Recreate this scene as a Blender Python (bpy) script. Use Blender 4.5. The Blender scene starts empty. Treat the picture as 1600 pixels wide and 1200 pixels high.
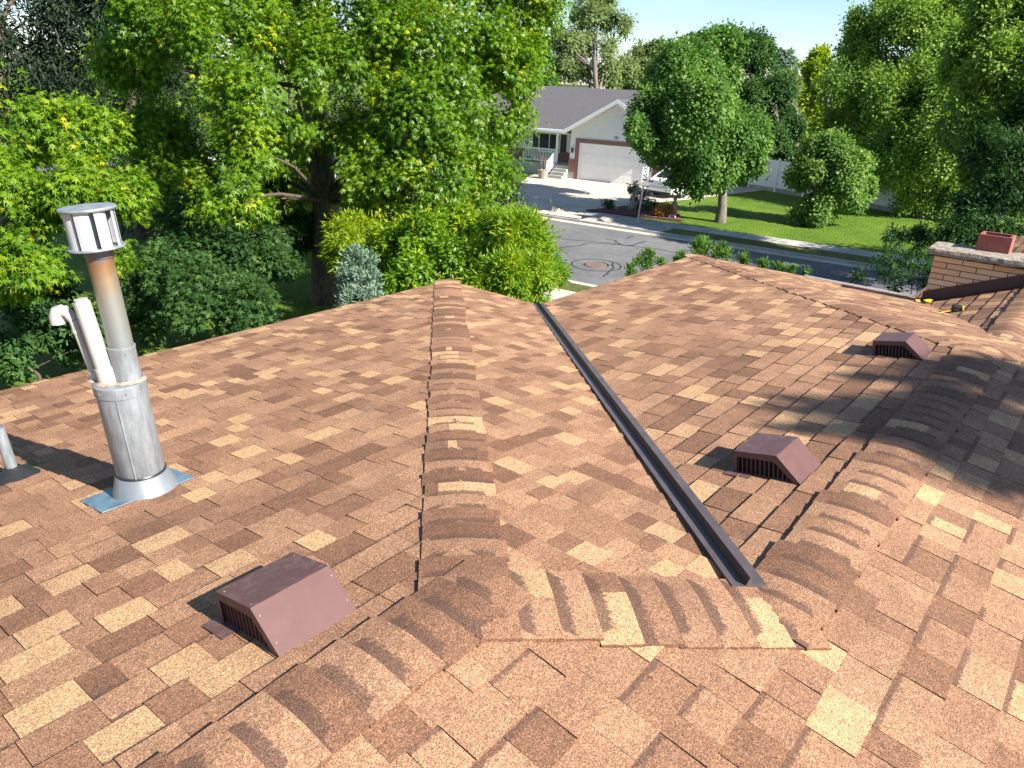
import bpy, bmesh, math, random
import numpy as np
from mathutils import Vector, Matrix

SC = bpy.context.scene
COL = SC.collection
rnd = random.Random(7)

# ------------------------------------------------------------------ camera
CAMZ = 6.23
cd = bpy.data.cameras.new('camera'); cam = bpy.data.objects.new('camera', cd); COL.objects.link(cam)
ax = Vector((0.64217367, -0.76565449, 0.03723154)); ay = Vector((0.27399405, 0.27462468, 0.92168788)); az = -Vector((0.71591916, 0.58168247, -0.38614152))
m3 = Matrix((ax, ay, az)).transposed()
cam.matrix_world = Matrix.Translation((0, 0, CAMZ)) @ m3.to_4x4()
cd.sensor_fit = 'HORIZONTAL'; cd.sensor_width = 36; cd.lens = 36 * 1158.37 / 1600
cd.clip_start = 0.05; cd.clip_end = 3000
SC.camera = cam

# ------------------------------------------------------------------ sky + sun
SUN_EL = math.radians(36.5)
world = bpy.data.worlds.new('World'); SC.world = world; world.use_nodes = True
wn = world.node_tree.nodes; wl = world.node_tree.links
bg = wn['Background']; bg.inputs['Strength'].default_value = 0.07
sky = wn.new('ShaderNodeTexSky'); sky.sky_type = 'NISHITA'; sky.sun_disc = False
sky.sun_elevation = SUN_EL; sky.sun_rotation = math.radians(176.4)
sky.altitude = 1400; sky.air_density = 1.0; sky.dust_density = 0.35; sky.ozone_density = 3.0
tc = wn.new('ShaderNodeTexCoord'); mp = wn.new('ShaderNodeMapping'); mp.inputs['Scale'].default_value = (1.2, 2.6, 9)
cn = wn.new('ShaderNodeTexNoise'); cn.inputs['Scale'].default_value = 1.7; cn.inputs['Detail'].default_value = 6; cn.inputs['Roughness'].default_value = .55
cr = wn.new('ShaderNodeValToRGB'); cr.color_ramp.elements[0].position = .5; cr.color_ramp.elements[1].position = .8
cr.color_ramp.elements[0].color = (0, 0, 0, 1); cr.color_ramp.elements[1].color = (.4, .4, .4, 1)
mx = wn.new('ShaderNodeMix'); mx.data_type = 'RGBA'; mx.inputs['B'].default_value = (6.5, 7.3, 8.2, 1)
wl.new(tc.outputs['Generated'], mp.inputs['Vector']); wl.new(mp.outputs['Vector'], cn.inputs['Vector']); wl.new(cn.outputs['Fac'], cr.inputs['Fac'])
wl.new(cr.outputs['Color'], mx.inputs['Factor']); wl.new(sky.outputs['Color'], mx.inputs['A']); wl.new(mx.outputs['Result'], bg.inputs['Color'])
sd = bpy.data.lights.new('sun', 'SUN'); sun = bpy.data.objects.new('sun', sd); COL.objects.link(sun)
sd.energy = 5.0; sd.angle = math.radians(0.53); sd.color = (1.0, .945, .86)
ldir = Vector((-0.05, math.cos(SUN_EL), -math.sin(SUN_EL)))
sun.rotation_euler = ldir.to_track_quat('-Z', 'Y').to_euler(); sun.location = (0, -20, 30)
SC.view_settings.view_transform = 'Standard'; SC.view_settings.look = 'None'
SC.view_settings.gamma = 1; SC.view_settings.exposure = 1.40
SC.view_settings.use_curve_mapping = False

# ------------------------------------------------------------------ helpers
def tag(o, label=None, cat=None, group=None, kind=None):
    if label: o['label'] = label
    if cat: o['category'] = cat
    if group: o['group'] = group
    if kind: o['kind'] = kind
    return o
def thing(name, label, cat, loc=(0, 0, 0), rz=0.0, group=None):
    o = bpy.data.objects.new(name, None); COL.objects.link(o); o.location = loc; o.rotation_euler = (0, 0, rz)
    o.empty_display_size = .2
    return tag(o, label, cat, group)
def link(name, me, parent=None, kind=None):
    o = bpy.data.objects.new(name, me); COL.objects.link(o)
    if parent: o.parent = parent
    if kind: o['kind'] = kind
    return o
def dup_tree(o, parent=None):
    c = o.copy(); COL.objects.link(c); c.parent = parent
    for ch in [x for x in bpy.data.objects if x.parent == o]: dup_tree(ch, c)
    return c
class MB:
    """collects polygons -> one mesh"""
    def __init__(s): s.v = []; s.f = []; s.mi = []; s.tint = []; s.dd = []
    def poly(s, pts, mi=0, tint=0., dd=None):
        b = len(s.v); s.v += [tuple(p) for p in pts]; s.f.append(tuple(range(b, b + len(pts)))); s.mi.append(mi); s.tint.append(tint)
        s.dd += list(dd) if dd is not None else [.5] * len(pts)
    def mesh(s, vs, fs, mi=0, tint=0.):
        b = len(s.v); s.v += [tuple(p) for p in vs]; s.dd += [.5] * len(vs)
        for f in fs: s.f.append(tuple(b + i for i in f)); s.mi.append(mi); s.tint.append(tint)
    def box(s, x0, x1, y0, y1, z0, z1, mi=0, tint=0., M=None):
        vs = [Vector((x, y, z)) for z in (z0, z1) for x, y in ((x0, y0), (x1, y0), (x1, y1), (x0, y1))]
        if M is not None: vs = [M @ v for v in vs]
        s.mesh(vs, [(3, 2, 1, 0), (4, 5, 6, 7), (0, 1, 5, 4), (1, 2, 6, 5), (2, 3, 7, 6), (3, 0, 4, 7)], mi, tint)
    def prism(s, poly, off, mi=0, tint=0.):
        """closed solid: polygon (3D pts) extruded by vector off"""
        n = len(poly); off = Vector(off); vs = [Vector(p) for p in poly]; vs = vs + [p + off for p in vs]
        s.mesh(vs, [tuple(range(n - 1, -1, -1)), tuple(range(n, 2 * n))] + [(i, (i + 1) % n, n + (i + 1) % n, n + i) for i in range(n)], mi, tint)
    def tube(s, pts, rad, n=10, mi=0, tint=0., cap=True):
        pts = [Vector(p) for p in pts]
        if not hasattr(rad, '__len__'): rad = [rad] * len(pts)
        rings = []; prev = None
        for i, p in enumerate(pts):
            t = (pts[min(i + 1, len(pts) - 1)] - pts[max(i - 1, 0)]).normalized()
            a = prev if prev is not None else (Vector((1, 0, 0)) if abs(t.x) < .9 else Vector((0, 1, 0)))
            a = (a - t * a.dot(t)).normalized(); b = t.cross(a); prev = a
            rings.append([p + (a * math.cos(k * 2 * math.pi / n) + b * math.sin(k * 2 * math.pi / n)) * rad[i] for k in range(n)])
        vs = [v for r in rings for v in r]; fs = []
        for i in range(len(pts) - 1):
            for k in range(n):
                k2 = (k + 1) % n; fs.append((i * n + k, i * n + k2, (i + 1) * n + k2, (i + 1) * n + k))
        if cap: fs.append(tuple(range(n - 1, -1, -1))); fs.append(tuple((len(pts) - 1) * n + k for k in range(n)))
        s.mesh(vs, fs, mi, tint)
    def lathe(s, prof, M=None, n=32, mi=0, tint=0.):
        vs = []; fs = []
        for r, z in prof:
            for k in range(n):
                a = 2 * math.pi * k / n; v = Vector((r * math.cos(a), r * math.sin(a), z)); vs.append(M @ v if M is not None else v)
        for i in range(len(prof) - 1):
            for k in range(n):
                k2 = (k + 1) % n; fs.append((i * n + k, i * n + k2, (i + 1) * n + k2, (i + 1) * n + k))
        s.mesh(vs, fs, mi, tint)
    def build(s, name, mats, parent=None, kind=None, smooth=None, bevel=0):
        me = bpy.data.meshes.new(name); me.from_pydata(s.v, [], s.f)
        if not isinstance(mats, (list, tuple)): mats = [mats]
        for m in mats: me.materials.append(m)
        me.polygons.foreach_set('material_index', s.mi)
        a = me.attributes.new('tint', 'FLOAT', 'FACE'); a.data.foreach_set('value', np.array(s.tint, dtype=np.float32))
        a = me.attributes.new('dd', 'FLOAT', 'POINT'); a.data.foreach_set('value', np.array(s.dd, dtype=np.float32))
        if smooth is not None:
            bm = bmesh.new(); bm.from_mesh(me); bmesh.ops.remove_doubles(bm, verts=bm.verts, dist=1e-5)
            bmesh.ops.recalc_face_normals(bm, faces=bm.faces)
            for f in bm.faces: f.smooth = True
            for e in bm.edges:
                if len(e.link_faces) == 2 and e.calc_face_angle() > math.radians(smooth): e.smooth = False
            bm.to_mesh(me); bm.free()
        me.update()
        o = link(name, me, parent, kind)
        if bevel:
            b = o.modifiers.new('bevel', 'BEVEL'); b.width = bevel; b.segments = 2; b.limit_method = 'ANGLE'; b.angle_limit = math.radians(35)
        return o

# ------------------------------------------------------------------ materials
def newmat(name):
    m = bpy.data.materials.new(name); m.use_nodes = True; nt = m.node_tree; return m, nt, nt.nodes['Principled BSDF']
def N(nt, t, **kw):
    n = nt.nodes.new(t)
    for k, v in kw.items():
        if k in n.inputs.keys(): n.inputs[k].default_value = v
        else: setattr(n, k, v)
    return n
def ramp(nt, stops):
    r = nt.nodes.new('ShaderNodeValToRGB'); e = r.color_ramp.elements
    while len(e) < len(stops): e.new(.5)
    for i, (p, c) in enumerate(stops): e[i].position = p; e[i].color = (*c, 1) if len(c) == 3 else c
    return r
def mixc(nt, A, B, fac, mode='MIX'):
    m = nt.nodes.new('ShaderNodeMix'); m.data_type = 'RGBA'; m.blend_type = mode; m.clamp_result = False
    for k, v in (('A', A), ('B', B), ('Factor', fac)):
        s = m.inputs[k] if k == 'Factor' else [i for i in m.inputs if i.name == k and i.type == 'RGBA'][0]
        if hasattr(v, 'is_linked') or hasattr(v, 'links'): nt.links.new(v, s)
        elif k == 'Factor': s.default_value = v
        else: s.default_value = (*v, 1) if len(v) == 3 else v
    return [o for o in m.outputs if o.type == 'RGBA'][0]
def math_(nt, op, a, b=None, clamp=False):
    m = nt.nodes.new('ShaderNodeMath'); m.operation = op; m.use_clamp = clamp
    for i, v in enumerate((a, b)):
        if v is None: continue
        if isinstance(v, (int, float)): m.inputs[i].default_value = v
        else: nt.links.new(v, m.inputs[i])
    return m.outputs[0]
def objco(nt): return nt.nodes.new('ShaderNodeTexCoord').outputs['Object']
def noise(nt, scale, detail=3, rough=.55, co=None, dist=0):
    n = N(nt, 'ShaderNodeTexNoise', Scale=scale, Detail=detail, Roughness=rough, Distortion=dist)
    nt.links.new(co if co is not None else objco(nt), n.inputs['Vector']); return n.outputs['Fac']
def bump(nt, bsdf, h, strength=.3, dist=.01):
    b = N(nt, 'ShaderNodeBump', Strength=strength, Distance=dist); nt.links.new(h, b.inputs['Height']); nt.links.new(b.outputs['Normal'], bsdf.inputs['Normal'])
def simple(name, col, rough=.6, metal=0., var=.15, scale=6., bumps=0., bscale=60., spec=.5):
    m, nt, b = newmat(name); n = noise(nt, scale, 5)
    r = ramp(nt, [(.3, tuple(c * (1 - var) for c in col)), (.7, tuple(min(1, c * (1 + var)) for c in col))]); nt.links.new(n, r.inputs['Fac'])
    nt.links.new(r.outputs['Color'], b.inputs['Base Color']); b.inputs['Roughness'].default_value = rough; b.inputs['Metallic'].default_value = metal
    b.inputs['Specular IOR Level'].default_value = spec
    if bumps: bump(nt, b, noise(nt, bscale, 4), bumps, .01)
    return m
def attr(nt, name): return N(nt, 'ShaderNodeAttribute', attribute_name=name).outputs['Fac']

def mat_shingle():
    m, nt, b = newmat('asphalt_shingle_granules')
    t = attr(nt, 'tint'); d = attr(nt, 'dd')
    base = ramp(nt, [(0, (.140, .070, .042)), (.3, (.236, .126, .077)), (.6, (.318, .181, .111)), (.8, (.390, .237, .136)), (1, (.450, .286, .156))])
    nt.links.new(t, base.inputs['Fac'])
    co = objco(nt)
    g1 = noise(nt, 235, 2, .6, co); g2 = noise(nt, 75, 2, .6, co); w = noise(nt, 2.2, 4, .6, co); w2 = noise(nt, 14, 3, .6, co)
    gr = ramp(nt, [(.30, (.36, .32, .30)), (.46, (.84, .82, .80)), (.55, (1.10, 1.10, 1.05)), (.68, (1.95, 1.95, 1.70))]); nt.links.new(g1, gr.inputs['Fac'])
    c = mixc(nt, base.outputs['Color'], gr.outputs['Color'], 1.0, 'MULTIPLY')
    g2r = ramp(nt, [(.3, (.72, .70, .68)), (.7, (1.26, 1.27, 1.28))]); nt.links.new(g2, g2r.inputs['Fac'])
    c = mixc(nt, c, g2r.outputs['Color'], .8, 'MULTIPLY')
    wr = ramp(nt, [(.3, (.84, .84, .85)), (.7, (1.14, 1.13, 1.12))]); nt.links.new(w, wr.inputs['Fac'])
    c = mixc(nt, c, wr.outputs['Color'], .9, 'MULTIPLY')
    w2r = ramp(nt, [(.35, (.9, .9, .9)), (.65, (1.08, 1.07, 1.06))]); nt.links.new(w2, w2r.inputs['Fac'])
    c = mixc(nt, c, w2r.outputs['Color'], .8, 'MULTIPLY')
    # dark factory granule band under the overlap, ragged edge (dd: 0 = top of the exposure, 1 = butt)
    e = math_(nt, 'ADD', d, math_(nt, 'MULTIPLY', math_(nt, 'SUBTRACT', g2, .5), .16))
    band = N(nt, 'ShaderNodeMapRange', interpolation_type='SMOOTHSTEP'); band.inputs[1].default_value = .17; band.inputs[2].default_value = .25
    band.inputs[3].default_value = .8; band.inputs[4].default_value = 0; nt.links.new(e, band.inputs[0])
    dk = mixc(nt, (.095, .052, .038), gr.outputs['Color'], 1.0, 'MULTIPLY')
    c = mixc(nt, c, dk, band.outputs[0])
    nt.links.new(c, b.inputs['Base Color']); b.inputs['Roughness'].default_value = .85; b.inputs['Specular IOR Level'].default_value = .35
    bump(nt, b, g1, .55, .004)
    return m
def mat_leaf(name, stops, trans=.35, rough=.5, tcol=None, spec=.3):
    m, nt, b = newmat(name); t = attr(nt, 'tint'); r = ramp(nt, stops); nt.links.new(t, r.inputs['Fac'])
    nt.links.new(r.outputs['Color'], b.inputs['Base Color']); b.inputs['Roughness'].default_value = rough; b.inputs['Specular IOR Level'].default_value = spec
    tr = nt.nodes.new('ShaderNodeBsdfTranslucent')
    tcc = mixc(nt, r.outputs['Color'], tcol or (1.9, 2.0, .9), 1.0, 'MULTIPLY'); nt.links.new(tcc, tr.inputs['Color'])
    mxs = nt.nodes.new('ShaderNodeMixShader'); mxs.inputs[0].default_value = trans
    nt.links.new(b.outputs[0], mxs.inputs[1]); nt.links.new(tr.outputs[0], mxs.inputs[2]); nt.links.new(mxs.outputs[0], nt.nodes['Material Output'].inputs['Surface'])
    return m
def mat_bark(name, a, c):
    m, nt, b = newmat(name); mp = N(nt, 'ShaderNodeMapping'); mp.inputs['Scale'].default_value = (6, 6, 1.2); nt.links.new(objco(nt), mp.inputs[0])
    n = noise(nt, 3.2, 6, .65, mp.outputs[0], .6); r = ramp(nt, [(.35, a), (.65, c)]); nt.links.new(n, r.inputs['Fac']); nt.links.new(r.outputs['Color'], b.inputs['Base Color'])
    b.inputs['Roughness'].default_value = .9; bump(nt, b, n, .9, .06); return m
def mat_galv():
    m, nt, b = newmat('galvanised_steel'); co = objco(nt)
    mp = N(nt, 'ShaderNodeMapping'); mp.inputs['Scale'].default_value = (9, 9, 2.2); nt.links.new(co, mp.inputs[0])
    n = noise(nt, 4, 6, .65, mp.outputs[0]); sp = noise(nt, 120, 3, .6, co)
    r = ramp(nt, [(.3, (.19, .21, .225)), (.5, (.27, .295, .315)), (.7, (.35, .375, .395))]); nt.links.new(n, r.inputs['Fac'])
    s2 = ramp(nt, [(.28, (.35, .27, .2)), (.36, (1, 1, 1))]); nt.links.new(sp, s2.inputs['Fac'])
    nt.links.new(mixc(nt, r.outputs['Color'], s2.outputs['Color'], .6, 'MULTIPLY'), b.inputs['Base Color'])
    b.inputs['Metallic'].default_value = .45; b.inputs['Roughness'].default_value = .5; bump(nt, b, n, .12, .01); return m
def mat_heat(): # flue pipe: heat stain near its top
    m, nt, b = newmat('heat_stained_steel'); co = objco(nt); sx = nt.nodes.new('ShaderNodeSeparateXYZ'); nt.links.new(co, sx.inputs[0])
    n = noise(nt, 14, 4, .6, co)
    h = math_(nt, 'ADD', sx.outputs['Z'], math_(nt, 'MULTIPLY', math_(nt, 'SUBTRACT', n, .5), .14))
    mr = N(nt, 'ShaderNodeMapRange'); mr.inputs[1].default_value = .55; mr.inputs[2].default_value = 1.12; nt.links.new(h, mr.inputs[0])
    r = ramp(nt, [(0, (.19, .205, .205)), (.35, (.25, .27, .265)), (.62, (.26, .26, .23)), (.8, (.30, .21, .13)), (.92, (.27, .14, .07)), (1, (.13, .11, .14))])
    nt.links.new(mr.outputs[0], r.inputs['Fac']); nt.links.new(r.outputs['Color'], b.inputs['Base Color'])
    b.inputs['Metallic'].default_value = .5; b.inputs['Roughness'].default_value = .45; return m
def mat_vent():
    m, nt, b = newmat('brown_painted_steel'); co = objco(nt)
    n = noise(nt, 9, 6, .7, co, 2.2); r = ramp(nt, [(.40, (.098, .050, .047)), (.52, (.108, .056, .053)), (.57, (.150, .092, .086)), (.62, (.104, .053, .050))])
    nt.links.new(n, r.inputs['Fac'])
    ge = nt.nodes.new('ShaderNodeNewGeometry'); sz = nt.nodes.new('ShaderNodeSeparateXYZ'); nt.links.new(ge.outputs['Normal'], sz.inputs[0])   # dust settles on the level top only
    up = N(nt, 'ShaderNodeMapRange'); up.inputs[1].default_value = .86; up.inputs[2].default_value = .95; nt.links.new(sz.outputs['Z'], up.inputs[0])
    pl_ = ramp(nt, [(.3, (.098, .044, .040)), (.7, (.114, .053, .048))]); nt.links.new(noise(nt, 14, 4, .6, co), pl_.inputs['Fac'])
    cc_ = mixc(nt, pl_.outputs['Color'], r.outputs['Color'], up.outputs[0]); nt.links.new(cc_, b.inputs['Base Color']); b.inputs['Roughness'].default_value = .48; b.inputs['Specular IOR Level'].default_value = .45
    bump(nt, b, noise(nt, 5, 2, .5, co), .08, .02); return m
def mat_road():
    m, nt, b = newmat('asphalt'); co = objco(nt); n = noise(nt, .35, 5, .6, co); g = noise(nt, 30, 3, .6, co); n2 = noise(nt, 3, 5, .6, co)
    r = ramp(nt, [(.3, (.095, .095, .099)), (.7, (.160, .159, .158))]); nt.links.new(n, r.inputs['Fac'])
    r2 = ramp(nt, [(.3, (.75, .75, .75)), (.7, (1.25, 1.25, 1.25))]); nt.links.new(g, r2.inputs['Fac'])
    r3 = ramp(nt, [(.3, (.85, .85, .85)), (.7, (1.15, 1.15, 1.15))]); nt.links.new(n2, r3.inputs['Fac'])
    c = mixc(nt, mixc(nt, r.outputs['Color'], r2.outputs['Color'], 1., 'MULTIPLY'), r3.outputs['Color'], 1., 'MULTIPLY')
    nt.links.new(c, b.inputs['Base Color']); b.inputs['Roughness'].default_value = .85; bump(nt, b, g, .4, .02); return m
def mat_grass(name, a, c, d):
    m, nt, b = newmat(name); co = objco(nt); n = noise(nt, .5, 6, .65, co); g = noise(nt, 11, 5, .7, co)
    r = ramp(nt, [(.3, a), (.55, c), (.72, d)]); nt.links.new(n, r.inputs['Fac'])
    r2 = ramp(nt, [(.3, (.5, .55, .5)), (.7, (1.45, 1.4, 1.4))]); nt.links.new(g, r2.inputs['Fac'])
    nt.links.new(mixc(nt, r.outputs['Color'], r2.outputs['Color'], .9, 'MULTIPLY'), b.inputs['Base Color']); b.inputs['Roughness'].default_value = .8
    b.inputs['Specular IOR Level'].default_value = .2; bump(nt, b, g, 1., .12); return m
def mat_brick(name, c1, c2, mort, scale):
    m, nt, b = newmat(name); co = objco(nt); sx = nt.nodes.new('ShaderNodeSeparateXYZ'); nt.links.new(co, sx.inputs[0])
    cx = nt.nodes.new('ShaderNodeCombineXYZ'); nt.links.new(math_(nt, 'ADD', sx.outputs['X'], sx.outputs['Y']), cx.inputs[0]); nt.links.new(sx.outputs['Z'], cx.inputs[1])
    t = N(nt, 'ShaderNodeTexBrick', Scale=scale); t.inputs['Color1'].default_value = (*c1, 1); t.inputs['Color2'].default_value = (*c2, 1); t.inputs['Mortar'].default_value = (*mort, 1)
    t.inputs['Brick Width'].default_value = .2; t.inputs['Row Height'].default_value = .07; t.inputs['Mortar Size'].default_value = .008
    nt.links.new(cx.outputs[0], t.inputs['Vector']); nt.links.new(t.outputs['Color'], b.inputs['Base Color']); b.inputs['Roughness'].default_value = .85; return m

M = {}
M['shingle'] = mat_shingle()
M['deck'] = simple('roofing_felt', (.055, .032, .024), .95, bumps=.2)
M['galv'] = mat_galv(); M['heat'] = mat_heat(); M['vent'] = mat_vent()
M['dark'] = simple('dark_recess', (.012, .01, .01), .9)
M['rubber'] = simple('black_rubber', (.02, .021, .023), .38)
M['pvc'] = simple('white_pvc', (.43, .40, .375), .4, var=.06, scale=10)
M['cone'] = simple('bright_flashing', (.26, .28, .30), .36, .5, .12, 8)
M['blueflash'] = simple('weathered_blue_flashing', (.17, .27, .34), .45, .4, .3, 18)
M['capwhite'] = simple('pale_vent_cap', (.42, .42, .45), .45, .2, .08, 10)
M['valley'] = simple('valley_steel', (.115, .092, .09), .42, .25, .22, 9)
M['valleyshade'] = simple('valley_steel_shaded', (.035, .027, .028), .5, .1, .2, 9)  # valley steel darkened: shade painted on the rib's left face
M['white'] = simple('white_paint', (.86, .86, .85), .5, var=.04)
M['cream'] = simple('cream_siding', (.80, .79, .74), .6, var=.04)
M['concrete'] = simple('concrete', (.50, .445, .36), .85, var=.14, scale=.9, bumps=.2, bscale=30)
M['greyconc'] = simple('grey_concrete', (.36, .35, .33), .88, var=.16, scale=2., bumps=.2, bscale=30)
M['slab'] = simple('rough_mortar_cap', (.26, .22, .18), .95, var=.32, scale=26, bumps=.9, bscale=55)
M['fluered'] = simple('clay_flue', (.27, .080, .066), .8, var=.15, scale=12, bumps=.2)
M['mortar'] = simple('mortar', (.13, .085, .06), .95)
M['flashbrown'] = simple('brown_flashing', (.075, .042, .038), .5, .1, .15)
M['fascia'] = simple('brown_fascia', (.09, .055, .042), .6)
M['asphalt'] = mat_road(); M['tar'] = simple('tar_seal', (.035, .035, .037), .6)
M['iron'] = simple('rusty_iron', (.20, .145, .12), .75, .2, .3, 12)
M['grass'] = mat_grass('lawn_grass', (.075, .150, .012), (.12, .205, .016), (.16, .24, .022))
M['drygrass'] = mat_grass('thin_parkway_grass', (.10, .115, .03), (.13, .15, .04), (.21, .17, .09))
M['soil'] = simple('soil', (.10, .075, .05), .95, var=.3, scale=3)
M['mulch'] = simple('red_mulch', (.12, .04, .03), .95, var=.4, scale=14, bumps=1., bscale=25)
M['stone'] = simple('pale_stone', (.34, .30, .25), .9, var=.25, scale=8, bumps=.4)
M['roofgrey'] = simple('grey_brown_shingles', (.090, .084, .089), .9, var=.14, scale=7, bumps=.6, bscale=22)
M['redbrick'] = mat_brick('red_brick', (.26, .085, .062), (.19, .07, .055), (.30, .25, .22), 1.0)
M['glass'] = simple('window_glass', (.03, .04, .05), .06, 0, .2)
M['shutter'] = simple('dark_shutter', (.045, .04, .042), .6)
M['carpaint'] = simple('white_car_paint', (.82, .83, .85), .18, 0, .01); M['tyre'] = simple('tyre_rubber', (.025, .025, .026), .8)
M['rim'] = simple('alloy_rim', (.55, .56, .58), .3, .8, .05); M['redlamp'] = simple('red_lens', (.35, .015, .015), .15)
M['signwhite'] = simple('sign_sheet', (.58, .61, .60), .45, 0, .03); M['black'] = simple('black_print', (.012, .012, .013), .6)
M['post'] = simple('galvanised_post', (.40, .41, .41), .45, .6, .1)
M['bark'] = mat_bark('rough_bark', (.045, .032, .024), (.155, .115, .085)); M['greybark'] = mat_bark('grey_bark', (.10, .085, .07), (.23, .19, .16))
M['yellow'] = simple('yellow_plastic', (.72, .50, .03), .45)
M['boardgrey'] = simple('grey_wood', (.28, .24, .20), .85)
GM = dict(
 maple=mat_leaf('maple_leaf', [(0, (.050, .125, .007)), (.4, (.118, .225, .010)), (.8, (.205, .310, .013)), (1, (.40, .40, .013))], .42, .38, spec=.5),
 lime=mat_leaf('lime_leaf', [(0, (.060, .150, .008)), (.5, (.145, .255, .012)), (.85, (.235, .325, .014)), (1, (.42, .40, .015))], .42),
 green=mat_leaf('round_tree_leaf', [(0, (.042, .108, .026)), (.5, (.100, .200, .042)), (1, (.21, .310, .068))], .36, spec=.2),
 deep=mat_leaf('shade_darkened_leaf', [(0, (.020, .058, .014)), (.5, (.045, .105, .025)), (1, (.10, .17, .04))], .3, spec=.2),  # green darkened: the shade on these trees and shrubs is in the colour
 dark=mat_leaf('dark_leaf', [(0, (.016, .045, .014)), (.6, (.034, .085, .022)), (1, (.07, .14, .03))], .3, spec=.2),
 feather=mat_leaf('feathery_leaf', [(0, (.068, .140, .026)), (.5, (.165, .260, .048)), (1, (.31, .39, .080))], .38, spec=.2),
 pale=mat_leaf('pale_shrub_leaf', [(0, (.07, .15, .035)), (.5, (.15, .25, .06)), (1, (.27, .36, .10))], .36, spec=.2),
 yellow=mat_leaf('yellow_leaf', [(0, (.12, .20, .01)), (.5, (.21, .29, .012)), (1, (.36, .40, .02))], .4),
 grey=mat_leaf('pale_far_leaf', [(0, (.11, .16, .06)), (.5, (.18, .235, .10)), (1, (.27, .31, .14))], .38, spec=.2),
 blue=mat_leaf('blue_needle', [(0, (.10, .16, .12)), (.5, (.17, .25, .18)), (1, (.27, .34, .25))], .15, .6),
 conifer=mat_leaf('conifer_needle', [(0, (.010, .022, .010)), (.6, (.018, .036, .014)), (1, (.035, .055, .02))], .12, .6),
)

# ------------------------------------------------------------------ setting: ground, street
def gline(c, v): return c - .11 * (v - 14)
def strip(name, c0, c1, z, m, v0=-90, v1=110, n=100, th=.0, kind='structure'):
    mb = MB(); vs = np.linspace(v0, v1, n)
    for i in range(n - 1):
        a, b = vs[i], vs[i + 1]
        p = [(gline(c0, a), a, z), (gline(c1, a), a, z), (gline(c1, b), b, z), (gline(c0, b), b, z)]
        mb.poly(p)
        if th:
            mb.poly([p[3], p[0], (p[0][0], p[0][1], z - th), (p[3][0], p[3][1], z - th)]); mb.poly([p[1], p[2], (p[2][0], p[2][1], z - th), (p[1][0], p[1][1], z - th)])
    return mb.build(name, m, kind=kind)
mb = MB(); mb.poly([(-900, -900, -.3), (1500, -900, -.3), (1500, 1500, -.3), (-900, 1500, -.3)]); mb.build('ground', M['grass'], kind='structure')
strip('yard_lawn', -70, 16.95, .04, M['grass'], th=.3)
strip('near_pavement', 16.95, 18.35, .055, M['concrete'], th=.3)
strip('near_parkway_strip', 18.35, 19.25, .045, M['drygrass'], th=.3)
strip('near_kerb', 19.25, 19.5, .06, M['concrete'], th=.3)
strip('road', 19.5, 28.95, -.05, M['asphalt'])
strip('far_gutter', 28.95, 29.4, -.04, M['concrete'], th=.2)
strip('far_kerb', 29.4, 29.56, .055, M['greyconc'], th=.3)
strip('far_parkway_grass', 29.56, 30.85, .045, M['drygrass'], -90, 15.8, 60, th=.3)
strip('far_parkway_concrete', 29.56, 30.85, .045, M['greyconc'], 15.8, 19.9, 8, th=.3)
strip('far_parkway_lawn', 29.56, 30.85, .047, M['drygrass'], 25.6, 110, 60, th=.3)
strip('far_pavement', 30.85, 32.05, .055, M['greyconc'], th=.3)
strip('far_lawn', 32.05, 150, .04, M['grass'], th=.3)
# pavement joints (recessed lines in the far pavement)
mb = MB()
for v in np.arange(-20, 60, 1.5): mb.box(gline(30.87, v), gline(32.03, v), v, v + .025, .0552, .0592)
mb.build('pavement_joint', M['soil'], kind='structure')
# driveway with curved edge
drive = [(41.6, 31.2), (40.4, 31.6), (38.9, 31.0), (37.4, 30.0), (35.6, 29.1), (33.4, 28.2), (31.2, 27.0), (29.5, 26.3), (28.3, 26.2), (28.9, 21.0), (29.1, 19.9), (31.1, 21.05), (33, 20.75), (36.5, 20.1), (39, 19.55), (41.3, 19.15), (47, 18.3), (47, 23.0), (41.8, 23.0)]
mb = MB(); mb.poly([(x, y, .064) for x, y in drive]); bm_o = mb.build('driveway', M['concrete'], kind='structure')
mb = MB()
for a, b in (((34.9, 21.2), (36.0, 29.0)), ((38.1, 20.6), (38.5, 30.4)), ((31.8, 21.3), (32.4, 27.2)), ((30.1, 24.2), (41.4, 24.9))):
    d = Vector((b[0] - a[0], b[1] - a[1], 0)).normalized(); p = Vector((-d.y, d.x, 0)) * .014
    A, B_ = Vector((*a, .069)), Vector((*b, .069)); mb.poly([A - p, A + p, B_ + p, B_ - p])
mb.build('driveway_joint', M['greyconc'], kind='structure')
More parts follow.
